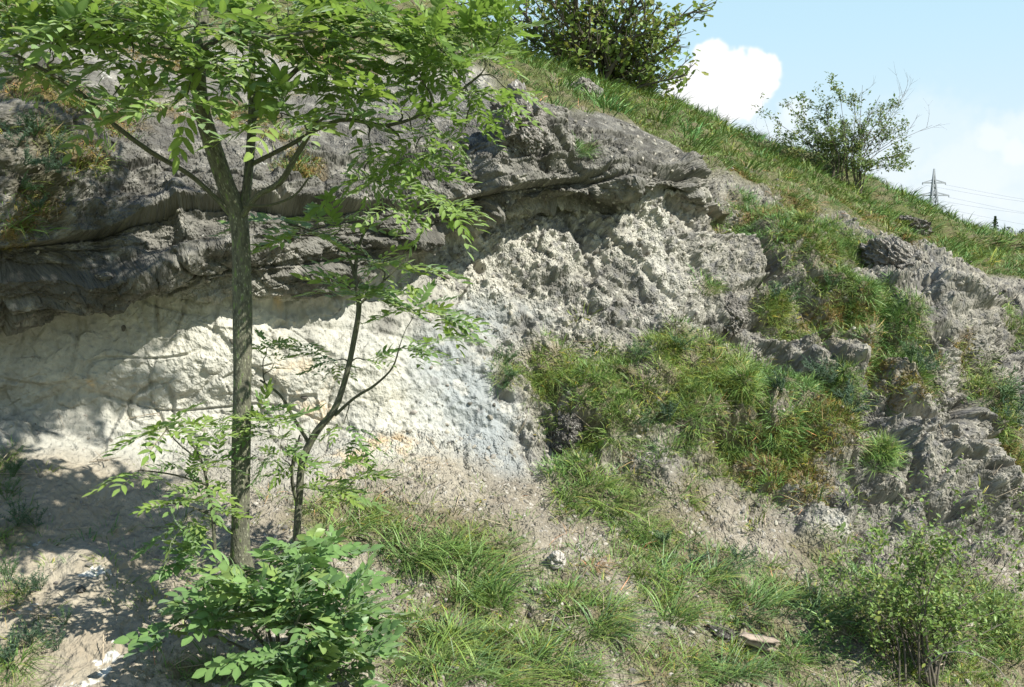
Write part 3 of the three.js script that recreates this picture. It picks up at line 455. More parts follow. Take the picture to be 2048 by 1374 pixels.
// a compound leaf: base at the origin, stalk along +x, upper side +y
function compound(seed, pairs, L, W, o = {}) {
  const r = rng(seed), pos = [], col = [], ix = [], step = L * (o.gap ?? .62), stalk = L * (o.stalk ?? .8), total = stalk + pairs * step, droop = o.droop ?? .25;
  const yAt = (x) => -droop * x * x / total;
  const leaflet = (bx, bz, ang, l, w) => {
    const base = pos.length / 3, fold = .12 + r() * .3, curl = (.06 + r() * .22) * l, ts = [0, .14, .38, .64, .86, 1], ws = [0, .66, 1, .86, .42, 0], roll = (r() - .5) * .7, pitch = (r() - .5) * .6, tone = .84 + r() * .3, wav = r() * 6;
    ts.forEach((t, k) => {
      const hw = ws[k] * w / 2, mx = t * l, my = -curl * t * t + Math.sin(pitch) * t * l;
      const rows = hw ? [-1, 0, 1] : [0];
      for (const s of rows) {
        const lx = mx, lz = s * hw * (1 + .12 * Math.sin(k * 2.3 + wav)), ly = my + Math.abs(s) * hw * fold + s * hw * roll;
        const ca = Math.cos(ang), sa = Math.sin(ang), X = bx + lx * ca - lz * sa, Z = bz + lx * sa + lz * ca;
        pos.push(X, yAt(bx) + ly + .002, Z); const m = s === 0 ? 1.22 : 1; col.push(tone * m * 1.02, tone * m, tone * m);
      }
    });
    ix.push(base, base + 1, base + 2, base, base + 2, base + 3);
    for (let k = 0; k < 3; k++) { const a = base + 1 + k * 3, b = a + 3; ix.push(a, b, b + 1, a, b + 1, a + 1, a + 1, b + 1, b + 2, a + 1, b + 2, a + 2); }
    const a = base + 10, e = base + 13; ix.push(a, e, a + 1, a + 1, e, a + 2);
  };
  for (let p = 0; p < pairs; p++) for (const s of [-1, 1]) { const x = stalk + p * step + (r() - .5) * step * .12, k = (p === 0 ? .8 : 1) * (.85 + r() * .3); leaflet(x, 0, s * (.95 - p * .08 + (r() - .5) * .25), L * k, W * k); }
  leaflet(total - step * .2, 0, (r() - .5) * .2, L * 1.05, W * 1.05);
  const rw = L * .016; for (let k = 0; k < 5; k++) { const x0 = total * k / 5, x1 = total * (k + 1) / 5, b = pos.length / 3; for (const [x, a] of [[x0, 0], [x0, 2.1], [x0, 4.2], [x1, 0], [x1, 2.1], [x1, 4.2]]) { pos.push(x, yAt(x) + Math.cos(a) * rw, Math.sin(a) * rw); col.push(2, 1.6, 1.5); } for (let s = 0; s < 3; s++) { const t = (s + 1) % 3; ix.push(b + s, b + t, b + 3 + t, b + s, b + 3 + t, b + 3 + s); } }
  const g = new THREE.BufferGeometry(); g.setAttribute('position', new THREE.Float32BufferAttribute(pos, 3)); g.setAttribute('color', new THREE.Float32BufferAttribute(col, 3)); g.setIndex(ix); g.computeVertexNormals(); return g;
}
const barkTex = noiseTexture(256, (u, v) => .5 + tile(u, v, 14, 4, .7) * .6);
const barkMap = (() => { const n = 256, d = new Uint8Array(n * n * 4); for (let j = 0; j < n; j++) for (let i = 0; i < n; i++) { const a = tile(i / n, j / n, 9, 4, .6), b = tile(i / n + .3, j / n, 26, 2, .6), g = ss(.12, .4, a), y = ss(.2, .45, b); const q = (j * n + i) * 4; d[q] = 94 + a * 60 + y * 50 - g * 14; d[q + 1] = 93 + a * 60 + y * 50 + g * 2; d[q + 2] = 77 + a * 50 + y * 46 - g * 26; d[q + 3] = 255; } const t = new THREE.DataTexture(d, n, n); t.colorSpace = THREE.SRGBColorSpace; t.wrapS = t.wrapT = THREE.RepeatWrapping; t.magFilter = THREE.LinearFilter; t.needsUpdate = true; return t; })();
barkMap.repeat.set(3.3, 1.6); barkTex.repeat.set(6, 3);
const barkMat = new THREE.MeshStandardMaterial({ name: 'bark', map: barkMap, roughness: .9, bumpMap: barkTex, bumpScale: .006 });
const darkBark = new THREE.MeshStandardMaterial({ name: 'dark_bark', color: lin(.10, .085, .065), roughness: .95 });
const greyTwig = new THREE.MeshStandardMaterial({ name: 'grey_twig', color: lin(.2, .18, .155), roughness: .9 });
function basis(dir, up) { const x = dir.clone().normalize(), z = x.clone().cross(up).normalize(), y = z.clone().cross(x); return new THREE.Quaternion().setFromRotationMatrix(new THREE.Matrix4().makeBasis(x, y, z)); }
// limbs: lists of [px, py, distance, radius in cm]; targets: twig ends in the place
function tree({ name, label, category, group: grp, base, limbs, targets, mat = barkMat, seed = 1, leaves, twig = .0045, sizes = [.85, 1.15], max = 300, spreadUp = .9, pairsAt = [.55, .8], limbName = 'branch', thin = .5 }) {
  const g = group(name, base), r = rng(seed), nodes = [], geo = limbs.map(() => []); tag(g, label, category, grp);
  limbs.forEach((l, k) => {
    const pts = l.map(([px, py, d]) => at(px, py, d).sub(base)), rad = l.map((q) => q[3] / 100); geo[k].push(tube(pts, rad, k ? 9 : 14, k ? 4 : 5));
    const c = new THREE.CatmullRomCurve3(pts, false, 'centripetal'); for (let i = 0; i <= 24; i++) if (!k ? i > 12 : i > 3) nodes.push({ p: c.getPoint(i / 24), d: c.getTangent(i / 24), limb: k, r: mix(rad[0], rad[rad.length - 1], i / 24) });
  });
  const spots = [];
  targets = targets.map((t) => ({ t: t.p.clone().sub(base), k: t.k ?? 1, n: t.n })); targets.forEach((t) => { t.near = Math.min(...nodes.map((n) => n.p.distanceTo(t.t))); }); targets.sort((a, b) => a.near - b.near);
  for (const { t, k, n: nl } of targets) {
    let best = null, bd = 1e9; for (const n of nodes) { const v = t.clone().sub(n.p), d = v.length() * (1.25 - .35 * v.normalize().dot(n.d)); if (d < bd) { bd = d; best = n; } }
    const a = best.p, len = a.distanceTo(t), m1 = a.clone().addScaledVector(best.d, len * .22).lerp(t, .3).add(V((r() - .5), (r() - .3) * .8, (r() - .5)).multiplyScalar(len * .12)), m2 = a.clone().lerp(t, .68).add(V((r() - .5), (r() - .2) * .9, (r() - .5)).multiplyScalar(len * .12));
    const r0 = Math.min(best.r * .8, twig * (1.2 + len * 2.2)), pts = [a, m1, m2, t]; geo[best.limb].push(tube(pts, [r0, r0 * .8, twig * .75, twig * .5], 6, 3));
    const c = new THREE.CatmullRomCurve3(pts, false, 'centripetal');
    for (let i = 1; i <= 8; i++) nodes.push({ p: c.getPoint(i / 8), d: c.getTangent(i / 8), limb: best.limb, r: mix(r0, twig * .5, i / 8) });
    const put = (f, out) => { const p = c.getPoint(f), d = c.getTangent(f), w = V(0, 1, 0).cross(d).normalize(); if (w.lengthSq() < .1) w.set(1, 0, 0); const dir = d.clone().multiplyScalar(out ? .55 : 1).addScaledVector(w, out * .9).add(V((r() - .5) * .5, (r() - .4) * .5 + .12, (r() - .5) * .5)).normalize(); const up = V((r() - .5) * spreadUp, 1, (r() - .35) * spreadUp); if (Math.abs(up.clone().normalize().dot(dir)) > .93) up.x += 1; spots.push({ p, dir, up, k: k * mix(sizes[0], sizes[1], r()) }); };
    put(1, 0); put(.97, 1); put(.97, -1); for (const f of pairsAt) { if (r() < thin) put(f + r() * .08, 1); if (r() < thin) put(f + r() * .08, -1); }
  }
  limbs.forEach((l, k) => part(k ? limbName : 'trunk', mergeGeometries(geo[k]), mat, g));
  // nearest-looking leaves are parts, the rest one mass
  const score = (s) => { const [x, y, d] = seen(s.p.clone().add(base)); return (x > -40 && x < 2090 && y > -40 && y < 1410 ? 10 : 0) + s.k / d; };
  spots.sort((a, b) => score(b) - score(a)); const rest = [];
  spots.forEach((s, i) => {
    const L = leaves[Math.floor(r() * leaves.length)], q = basis(s.dir, s.up);
    if (i < max) { const m = part('leaf', L.geo, L.mat, g); m.position.copy(s.p); m.quaternion.copy(q); m.scale.setScalar(s.k); } else rest.push(L.geo.clone().applyMatrix4(new THREE.Matrix4().compose(s.p, q, V(s.k, s.k, s.k))));
  });
  if (rest.length) tag(part('leaves', mergeGeometries(rest), leaves[0].mat, g), null, null, null, 'stuff');
  console.log(name, 'leaves', spots.length);
  return g;
}
function region(list, seed) { const r = rng(seed), out = []; for (const [x, y, rx, ry, d0, d1, n, k = 1] of list) for (let i = 0; i < n; i++) { const a = r() * 6.283, q = Math.sqrt(r()); out.push({ p: at(x + Math.cos(a) * q * rx, y + Math.sin(a) * q * ry, mix(d0, d1, r())), k }); } return out; }
const lm = [leafMat(.175, .28, .045, { vc: true, tr: .52 }), leafMat(.21, .31, .05, { vc: true, tr: .52 }), leafMat(.14, .24, .06, { vc: true, tr: .45 })];
const bm = [leafMat(.135, .25, .065, { vc: true, tr: .42 }), leafMat(.155, .275, .07, { vc: true, tr: .42 }), leafMat(.115, .22, .065, { vc: true }), leafMat(.19, .29, .065, { vc: true, tr: .42 })];
const ashLeaves = [0, 1, 2, 3, 4, 5].map((k) => ({ geo: compound(200 + k, 4 + (k % 3), .088, .033, { gap: .5 + (k % 2) * .08, droop: .2 + (k % 3) * .12 }), mat: lm[k % 3] }));
const bushLeaves = [0, 1, 2, 3, 4].map((k) => ({ geo: compound(230 + k, 3 + (k % 2), .058, .035, { gap: .6, stalk: .6, droop: .15 + (k % 3) * .1 }), mat: bm[k % 4] }));
{
  const b = at(481, 1120, 4.75);
  tree({
    name: 'ash_tree', label: 'young ash tree with bare grey trunk forking below its feathery leaves', category: 'tree', base: b, seed: 5, leaves: ashLeaves, twig: .0042, sizes: [.72, 1.0], spreadUp: 1.2,
    limbs: [
      [[482, 1140, 4.75, 6.2], [481, 1105, 4.75, 4.7], [481, 1040, 4.75, 4.1], [481, 980, 4.75, 4.0], [483, 850, 4.75, 4.1], [485, 700, 4.75, 4.2], [484, 560, 4.75, 4.1], [480, 460, 4.75, 4.3], [474, 425, 4.75, 4.5], [452, 370, 4.73, 3.9], [428, 300, 4.7, 3.7], [405, 225, 4.66, 3.5], [397, 150, 4.62, 3.3], [402, 60, 4.6, 3.0], [415, -100, 4.6, 2.7], [440, -300, 4.6, 2.3], [520, -480, 4.6, 1.8], [620, -640, 4.6, 1.2], [680, -760, 4.6, .8]],
      [[484, 440, 4.75, 2.6], [492, 390, 4.76, 2.3], [499, 320, 4.8, 2.1], [505, 230, 4.85, 1.9], [504, 130, 4.9, 1.7], [510, 20, 4.95, 1.4], [530, -120, 5, 1.1]],
      [[472, 440, 4.74, 1.5], [430, 395, 4.7, 1.2], [380, 350, 4.65, 1.1], [300, 303, 4.55, 1.05], [215, 238, 4.45, .95], [160, 185, 4.4, .85], [60, 125, 4.3, .75], [-40, 80, 4.2, .6]],
      [[486, 430, 4.72, 1.6], [515, 392, 4.68, 1.4], [560, 365, 4.62, 1.35], [592, 312, 4.58, 1.2], [625, 258, 4.55, .9], [640, 225, 4.55, .7]],
      [[488, 412, 4.7, .8], [540, 410, 4.66, .6], [590, 390, 4.62, .5], [618, 355, 4.6, .4]],
      [[504, 240, 4.85, 1.5], [545, 190, 4.9, 1.3], [610, 125, 4.85, 1.2], [690, 80, 4.8, 1.1], [780, 50, 4.75, 1.0], [880, 20, 4.7, .7]],
      [[399, 160, 4.62, 1.3], [350, 100, 4.5, 1.1], [290, 85, 4.4, 1.0], [235, 60, 4.3, .9], [170, -10, 4.2, .8]],
      [[500, 330, 4.8, 1.2], [580, 290, 4.75, 1.0], [680, 240, 4.7, .9], [780, 250, 4.65, .8], [880, 210, 4.65, .7], [960, 150, 4.7, .5]],
      [[404, 100, 4.6, 1.4], [470, 60, 4.4, 1.1], [540, 75, 4.2, .9], [640, 60, 4.1, .7]],
    ],
    targets: region([[150, 30, 170, 40, 4.2, 4.8, 6], [400, 30, 170, 40, 4.2, 4.8, 6], [700, 30, 160, 50, 4.3, 4.8, 6, .9], [60, 110, 90, 30, 4.2, 4.6, 3], [900, 120, 110, 60, 4.4, 4.9, 5, .7], [60, 55, 110, 60, 4.0, 4.6, 7, 1.05], [190, 60, 80, 45, 4.0, 4.5, 4, 1.0], [330, 40, 90, 45, 4.1, 4.8, 4], [470, 55, 110, 55, 4.0, 4.7, 6, 1.1], [610, 40, 90, 50, 4.2, 4.8, 6], [700, 120, 90, 50, 4.3, 4.8, 3, .9], [140, 20, 160, 40, 4.1, 4.6, 5], [300, 100, 90, 30, 4.2, 4.6, 2], [470, 110, 90, 30, 4.1, 4.5, 2], [640, 130, 80, 40, 4.2, 4.6, 2, .9], [900, 40, 130, 40, 4.4, 4.9, 4, .7], [250, 195, 80, 24, 4.2, 4.5, 2, .95], [380, 195, 60, 24, 4.1, 4.5, 2, .95], [560, 215, 90, 36, 4.2, 4.6, 3, 1], [710, 60, 90, 60, 4.3, 4.8, 5, .8], [830, 80, 100, 80, 4.3, 4.8, 10, .72], [950, 80, 90, 80, 4.4, 4.9, 10, .68], [750, 240, 70, 50, 4.3, 4.7, 4, .9], [880, 210, 80, 60, 4.4, 4.8, 6, .65], [985, 190, 50, 50, 4.5, 4.9, 4, .6], [820, 320, 90, 50, 4.4, 4.8, 4, .7], [860, 395, 90, 36, 4.4, 4.7, 5, .65], [740, 380, 60, 36, 4.4, 4.7, 2, .75], [100, 140, 80, 20, 4.1, 4.5, 2],
      [740, -560, 200, 120, 4.3, 4.9, 12], [760, -780, 240, 120, 4.2, 4.9, 12], [930, -640, 200, 150, 4.4, 4.9, 14]], 17),
  });
}
{
  const b = at(592, 1085, 5.0);
  tree({
    name: 'ash_sapling', label: 'slender crooked ash sapling beside the thicker grey trunk', category: 'tree', base: b, seed: 8, leaves: ashLeaves, twig: .003, sizes: [.6, .85],
    limbs: [
      [[592, 1095, 5, 1.9], [598, 1000, 5, 1.8], [606, 920, 5, 1.7], [632, 865, 5, 1.7], [668, 820, 5, 1.6], [690, 760, 5, 1.4], [708, 680, 5, 1.3], [718, 610, 5, 1.2], [710, 550, 5, 1.0], [722, 480, 5, .7], [745, 440, 5, .5]],
      [[596, 1010, 5, .9], [585, 970, 4.95, .8], [586, 920, 4.9, .6], [600, 870, 4.88, .4]],
      [[670, 830, 5, .9], [710, 795, 4.95, .7], [750, 770, 4.9, .6], [785, 735, 4.88, .4], [800, 690, 4.85, .3]],
      [[712, 560, 5, .8], [690, 500, 4.98, .6], [640, 470, 4.95, .5], [590, 450, 4.9, .4]],
      [[718, 610, 5, .7], [770, 560, 5, .5], [810, 520, 5, .4]],
      [[620, 890, 5, 1.0], [590, 840, 4.98, .8], [560, 790, 4.95, .6], [520, 760, 4.92, .5]],
    ],
    targets: region([[620, 450, 70, 36, 4.8, 5.1, 4], [790, 520, 50, 36, 4.9, 5.1, 3, .9], [700, 560, 50, 30, 4.9, 5.1, 1], [835, 650, 60, 50, 4.8, 5, 5, .9], [800, 720, 60, 30, 4.8, 5, 2, .75], [565, 710, 50, 40, 4.9, 5.1, 5, .5], [640, 720, 50, 30, 5, 5.1, 3, .5], [690, 870, 40, 30, 4.8, 5.1, 2, .6], [660, 955, 60, 36, 4.8, 5.1, 5, .65], [580, 950, 40, 40, 4.8, 5, 3, .6], [545, 870, 60, 34, 4.6, 4.8, 5, .65], [520, 830, 40, 24, 4.6, 4.8, 2, .65], [740, 600, 40, 30, 4.9, 5.1, 2, .9]], 23),
  });
}
{
  const b = at(430, 1110, 4.6);
  tree({
    name: 'ash_seedling', label: 'small dark-leaved ash seedling in front of the thick trunk', category: 'tree', base: b, seed: 12, leaves: ashLeaves, twig: .0025, sizes: [.55, .75],
    limbs: [[[430, 1115, 4.6, .9], [426, 1040, 4.6, .8], [415, 970, 4.58, .6], [402, 920, 4.55, .5], [380, 880, 4.5, .4]], [[424, 1030, 4.6, .6], [370, 1010, 4.55, .4], [320, 1005, 4.5, .3]], [[415, 970, 4.58, .5], [350, 950, 4.5, .4], [280, 940, 4.45, .3]], [[404, 925, 4.55, .4], [350, 880, 4.5, .3], [330, 850, 4.45, .3]]],
    targets: region([[330, 850, 60, 20, 4.4, 4.5, 2, .95], [290, 940, 40, 14, 4.4, 4.5, 1, .9], [320, 1005, 30, 12, 4.45, 4.55, 1, .8], [405, 940, 34, 40, 4.5, 4.7, 4, .7], [420, 870, 30, 20, 4.5, 4.7, 2, .7], [420, 1010, 36, 30, 4.5, 4.7, 3, .7], [390, 1060, 30, 24, 4.5, 4.7, 1, .8]], 29),
  });
}
function limbsFrom(px, py, d, list) { return list.map(([x, y, dd, r]) => [[px + (x - px) * .04, py, d, r], [mix(px, x, .35), mix(py, y, .45), mix(d, dd, .4), r * .8], [x, y, dd, r * .45]]); }
{
  const b = at(560, 1330, 4.35);
  tree({
    name: 'leafy_bush', label: 'dense bright green bush of rounded ash leaves at the foot of the trunks', category: 'bush', base: b, seed: 14, leaves: bushLeaves, twig: .0028, sizes: [.5, 1.15], spreadUp: 1.0, limbName: 'stem', pairsAt: [.45, .75], thin: .85,
    limbs: limbsFrom(560, 1340, 4.35, [[540, 1130, 4.35, 1.1], [420, 1170, 4.45, .8], [370, 1250, 4.4, .8], [660, 1160, 4.4, .9], [720, 1250, 4.3, .8], [600, 1230, 4.0, .8], [500, 1260, 4.05, .8], [680, 1340, 4.05, .8], [470, 1110, 4.5, .8]]),
    targets: region([[420, 1135, 80, 34, 4.4, 4.7, 5], [540, 1125, 80, 34, 4.2, 4.5, 5], [640, 1140, 70, 40, 4.2, 4.5, 6], [385, 1200, 60, 40, 4.38, 4.6, 4], [365, 1250, 50, 20, 4.35, 4.55, 4], [480, 1220, 80, 50, 4.05, 4.4, 9], [600, 1220, 90, 60, 4, 4.4, 12], [700, 1220, 60, 60, 4.05, 4.4, 9], [580, 1310, 80, 50, 3.95, 4.25, 10], [680, 1310, 80, 60, 3.95, 4.3, 10], [740, 1260, 40, 40, 4.1, 4.4, 3], [620, 1390, 110, 40, 3.9, 4.1, 7]], 31),
  });
}
// small-leaved woody plants: the leaves are too small to tell apart
function shrub({ name, label, category, base, stems, seed, leafSize, nLeaf, mat, wood, radius = .012, bare = 0, twigs = 6, group: grp, oak, wide = .06, reach = 1 }) {
  const g = group(name, base), r = rng(seed); tag(g, label, category, grp);
  const leafPos = []; 
  stems.forEach(([x, y, d, k = 1, bareStem]) => {
    const e = at(x, y, d).sub(base), geo = [], L = e.length(), mid = e.clone().multiplyScalar(.5).add(V((r() - .5) * .25, .12, (r() - .5) * .25).multiplyScalar(L * .6)), pts = [V(clamp(e.x * .5, -wide, wide) + (r() - .5) * .06, -.12, (r() - .5) * .08), mid.clone().multiplyScalar(.5).add(V((r() - .5) * .06, .03, (r() - .5) * .06).multiplyScalar(L)), mid, e], c = new THREE.CatmullRomCurve3(pts, false, 'centripetal');
    geo.push(tube(pts, [radius * k, radius * k * .8, radius * k * .55, radius * k * .22], 6, 4));
    for (let i = 0; i < twigs * k; i++) {
      const f = .25 + r() * .75, a = c.getPoint(f), tl = reach * L * (.14 + r() * .26) * (1.25 - f * .6), dir = c.getTangent(f).multiplyScalar(.7).add(V(r() - .5, r() - .25, r() - .5).multiplyScalar(1.5)).normalize(), t = a.clone().addScaledVector(dir, tl), m = a.clone().lerp(t, .5).add(V(r() - .5, r() - .5, r() - .5).multiplyScalar(tl * .22));
      geo.push(tube([a, m, t], [radius * k * .34, radius * k * .24, radius * k * .12], 4, 2));
      const isBare = bareStem || r() < bare, sub = 3;
      for (let s = 0; s < sub; s++) { const p0 = m.clone().lerp(t, r()), t2 = p0.clone().addScaledVector(dir.clone().add(V(r() - .5, r() - .4, r() - .5).multiplyScalar(1.6)).normalize(), tl * .45); geo.push(tube([p0, t2], [radius * k * .16, radius * k * .07], 4, 1)); if (!isBare) for (let q = 0; q < 4; q++) leafPos.push(p0.clone().lerp(t2, r() * 1.05)); }
      if (!isBare) for (let q = 0; q < 5; q++) leafPos.push((r() < .4 ? a.clone().lerp(m, r()) : m.clone().lerp(t, r())));
    }
    part('stem', mergeGeometries(geo), wood, g);
  });
  const pos = [], col = [], ix = [], n = nLeaf;
  for (let i = 0; i < n; i++) {
    const c = leafPos[Math.floor(r() * leafPos.length)].clone().add(V(r() - .5, r() - .5, r() - .5).multiplyScalar(leafSize * 2.2)), s = leafSize * (.6 + r() * .7), q = basis(V(r() - .5, (r() - .5) * .8, r() - .5), V((r() - .5) * 1.3, 1, (r() - .5) * 1.3)), b = pos.length / 3, t = .7 + r() * .6, yl = r() < .2 ? 1.35 : 1;
    const shape = oak ? [[0, 0, 0], [.35, .05, .26], [.6, .04, .22], [.8, .02, .33], [1.05, -.05, 0], [.8, .02, -.33], [.6, .04, -.22], [.35, .05, -.26]] : [[0, 0, 0], [.3, .08, .24], [.65, .06, .24], [1, -.08, 0], [.65, .06, -.24], [.3, .08, -.24]];
    for (const v of shape) { const w = V(v[0], v[1], v[2]).multiplyScalar(s).applyQuaternion(q).add(c); pos.push(w.x, w.y, w.z); col.push(t * yl, t, t); }
    for (let k = 1; k < shape.length - 1; k++) ix.push(b, b + k, b + k + 1);
  }
  const lg = new THREE.BufferGeometry(); lg.setAttribute('position', new THREE.Float32BufferAttribute(pos, 3)); lg.setAttribute('color', new THREE.Float32BufferAttribute(col, 3)); lg.setIndex(ix); lg.computeVertexNormals();
  tag(part('crown', lg, mat, g), null, null, null, 'stuff'); return g;
}
{ // oak on the crest
  const d = 13.4, b = at(1190, 215, d); const r = rng(3), st = [];
  for (const [x, y, k] of [[1050, 60, 1.2], [1090, -40, 1.2], [1150, 20, 1.1], [1180, -120, 1.5], [1230, -30, 1.3], [1260, 60, 1], [1290, -140, 1.5], [1330, 20, 1.2], [1350, -60, 1.3], [1390, 30, 1.1], [1380, 80, 1], [1395, 150, .9], [1375, 165, .9], [1340, 120, 1], [1310, 175, .8], [1030, 20, 1], [1120, 90, .9], [1070, 120, .8], [1180, 120, .9], [1290, 90, 1], [1345, 185, .7], [1000, -60, 1.1], [1405, 10, .9]]) st.push([x - 20, y, d + (r() - .5) * 1.6, k]);
  shrub({ name: 'oak_tree', label: 'dark green oak tree growing on the hill crest beside the cumulus cloud', category: 'tree', base: b, stems: st, seed: 41, leafSize: .085, nLeaf: 5200, mat: leafMat(.21, .3, .06, { vc: true }), wood: darkBark, radius: .034, twigs: 15, oak: true });
}
{ // rose on the skyline
  const d = 13.8, b = at(1690, 368, d), r = rng(4), st = [];
  for (const [x, y, k, bare] of [[1590, 225, 1], [1620, 200, .8], [1650, 205, 1], [1680, 195, .9], [1710, 200, .9], [1725, 170, .8, 1], [1760, 190, .9, 1], [1800, 200, 1.1], [1810, 185, .9, 1], [1830, 250, .9, 1], [1865, 250, .8, 1], [1840, 295, 1], [1790, 260, 1], [1740, 240, 1], [1640, 280, 1], [1600, 270, 1], [1560, 250, .7], [1500, 262, .6], [1540, 275, .6], [1690, 260, 1], [1665, 300, .8], [1720, 290, .9], [1770, 320, .8], [1800, 330, .7]]) st.push([x, y, d + (r() - .5) * .9, k, bare]);
  shrub({ name: 'rose_shrub', label: 'sparse wild rose shrub with bare twigs on the skyline', category: 'shrub', base: b, stems: st, seed: 43, leafSize: .043, nLeaf: 7000, mat: leafMat(.165, .24, .075, { vc: true }), wood: darkBark, radius: .009, twigs: 10, bare: .1, wide: .2 });
}
{ // thorny shrub at the foot of the slope
  const d = 5.3, b = at(1830, 1350, 5.4), r = rng(6), st = [];
  for (const [x, y, k] of [[1640, 1180, .8], [1690, 1120, .8], [1600, 1240, .8], [1740, 1100, .9], [1800, 1090, .9], [1850, 1120, 1], [1900, 1080, .9], [1950, 1120, 1], [2010, 1100, .9], [1970, 1190, 1], [2050, 1150, .9], [1870, 1190, 1], [1920, 1230, 1], [2020, 1240, .9], [1790, 1180, 1], [1700, 1230, .9], [1980, 1290, .9], [1830, 1250, .9], [2080, 1200, .8], [1660, 1280, .8], [1760, 1260, .9], [2060, 1290, .8], [1560, 1290, .7], [1620, 1310, .7], [1700, 1320, .7], [2090, 1330, .8], [1900, 1330, .7]]) st.push([x, y, d + .5 + (r() - .3) * 1.1, k]);
  shrub({ name: 'thorn_shrub', label: 'airy small-leaved thorn shrub at the foot of the slope', category: 'shrub', base: b, stems: st, seed: 47, leafSize: .03, nLeaf: 7200, mat: leafMat(.165, .265, .05, { vc: true }), wood: darkBark, radius: .007, twigs: 10, bare: .05, wide: .1, reach: 1.2 });
}
{ // arching bramble cane
  const b = at(1850, 1345, 5.1), pts = [[1850, 1345, 5.1], [1880, 1310, 5.05], [1930, 1305, 5], [1990, 1330, 4.95], [2035, 1400, 4.9]].map(([x, y, d]) => at(x, y, d).sub(b)), g = group('bramble_cane', b);
  part('stem', tube(pts, [.004, .004, .0035, .003, .002], 6, 6), greyTwig, g); tag(g, 'thin grey bramble cane arching over in front of the thorn shrub', 'bramble');
  const c = new THREE.CatmullRomCurve3(pts), r = rng(9); for (let i = 0; i < 7; i++) { const m = part('leaf', bushLeaves[0].geo, bm[1], g); m.position.copy(c.getPoint(.15 + i * .12)); m.quaternion.copy(basis(V(r() - .5, .3, r() - .5), V(0, 1, .4))); m.scale.setScalar(.35); }
}
console.log('trees');
// ---------------------------------------------------------------- single grass tufts, herbs, stones, wood
const tuftGeo = [bladeClump(61, 80, .3, .0034, .08, .55, .8, 5), bladeClump(62, 70, .26, .0032, .07, .35, 1.0, 5), bladeClump(63, 85, .22, .003, .1, .3, .9, 4)];
const tuftMats = [bladeMat(.12, .21, .055), bladeMat(.15, .23, .055), bladeMat(.10, .18, .07)];
function tufts(list, label, grp, seed, size = 1, up = .7) {
  const r = rng(seed);
  for (const [px, py, k = 1] of list) {
    const h = hit(px, py), v = Math.floor(r() * 3), w = Math.floor(r() * 3), m = sh(new THREE.Mesh(tuftGeo[v], tuftMats[w])); m.name = numbered('grass_tuft'); scene.add(m);
    m.position.copy(h.p).addScaledVector(h.n, -.02); m.quaternion.copy(stand(h.n, up, r, 1.4)); const s = size * k * (.85 + r() * .3); m.scale.setScalar(s); tag(m, ['tall arching ', 'loose drooping ', 'short dense '][v] + ['fresh green', 'yellow-green', 'blue-green'][w] + ' grass tuft ' + label, 'grass tuft', grp);
  }
}
tufts([[905, 1120, 1.2], [965, 1150, 1.1], [930, 1190], [1000, 1170], [860, 1130], [820, 1110, .9], [985, 1095, .9], [760, 1080, .9], [700, 1060, .9], [650, 1070, .8]], 'on the bare gravel beside the leafy bush', 'arching tufts by the leafy bush', 81);
tufts([[900, 1270], [960, 1290, 1.1], [860, 1310], [920, 1340, 1.1], [1010, 1320], [1060, 1290], [1100, 1330, 1.1], [1040, 1360], [980, 1365, 1.1], [870, 1370], [1160, 1360], [800, 1350, .8]], 'at the foot of the bare gravel slope', 'tufts at the foot of the slope', 82);
tufts([[1140, 1200, 1.0], [1180, 1235, 1.1], [1215, 1255, .9], [1160, 1270, .9], [1240, 1215, .8]], 'standing below the pale loose stone', 'tufts below the pale stone', 83);
tufts([[1130, 985, 1.0], [1160, 1005, 1.0], [1210, 1010, 1.0], [1260, 1020, 1.0], [1190, 970, .9], [1240, 1040, .8], [1290, 1000, .8]], 'hanging below the grassy ledge', 'tufts below the grassy ledge', 84);
tufts([[1260, 1130, .9], [1300, 1150, 1.0], [1340, 1140, .9], [1390, 1160, 1.0], [1430, 1150, .9], [1480, 1230, 1.0], [1520, 1200, .9], [1350, 1235, .9], [1570, 1215, 1.1], [1450, 1350, 1.0], [1320, 1350, .9], [1390, 1340, .9], [1500, 1345, .9], [1600, 1160, .8], [1640, 1240, .9], [1560, 1330, .9]], 'on the stony slope near the broken log', 'tufts around the broken log', 85);
tufts([[1155, 310, .55], [1175, 308, .5]], 'growing on the dark rock overhang', 'tufts on the overhang', 86);
tufts([[1420, 585, .5], [1430, 575, .45], [1465, 450, .6], [1740, 930, .7], [1755, 940, .6]], 'growing alone on the rough rock face', 'tufts on the rock face', 87);
tufts([[20, 1085, .5], [15, 1200, .5], [30, 1320, .6], [10, 960, .5], [40, 1372, .5]], 'on the tan rock ramp with white lichen', 'tufts on the tan ramp', 88);
{ // dry brown tuft on the slope
  const h = hit(1190, 1130), m = sh(new THREE.Mesh(bladeClump(71, 90, .1, .0022, .05, .3, 1.4, 3), bladeMat(.30, .2, .11))); m.name = numbered('dry_grass_tuft'); m.position.copy(h.p); m.quaternion.copy(stand(h.n, .3, rng(3), 1)); scene.add(m); tag(m, 'withered brown grass tuft beside the pale loose stone', 'grass tuft');
}
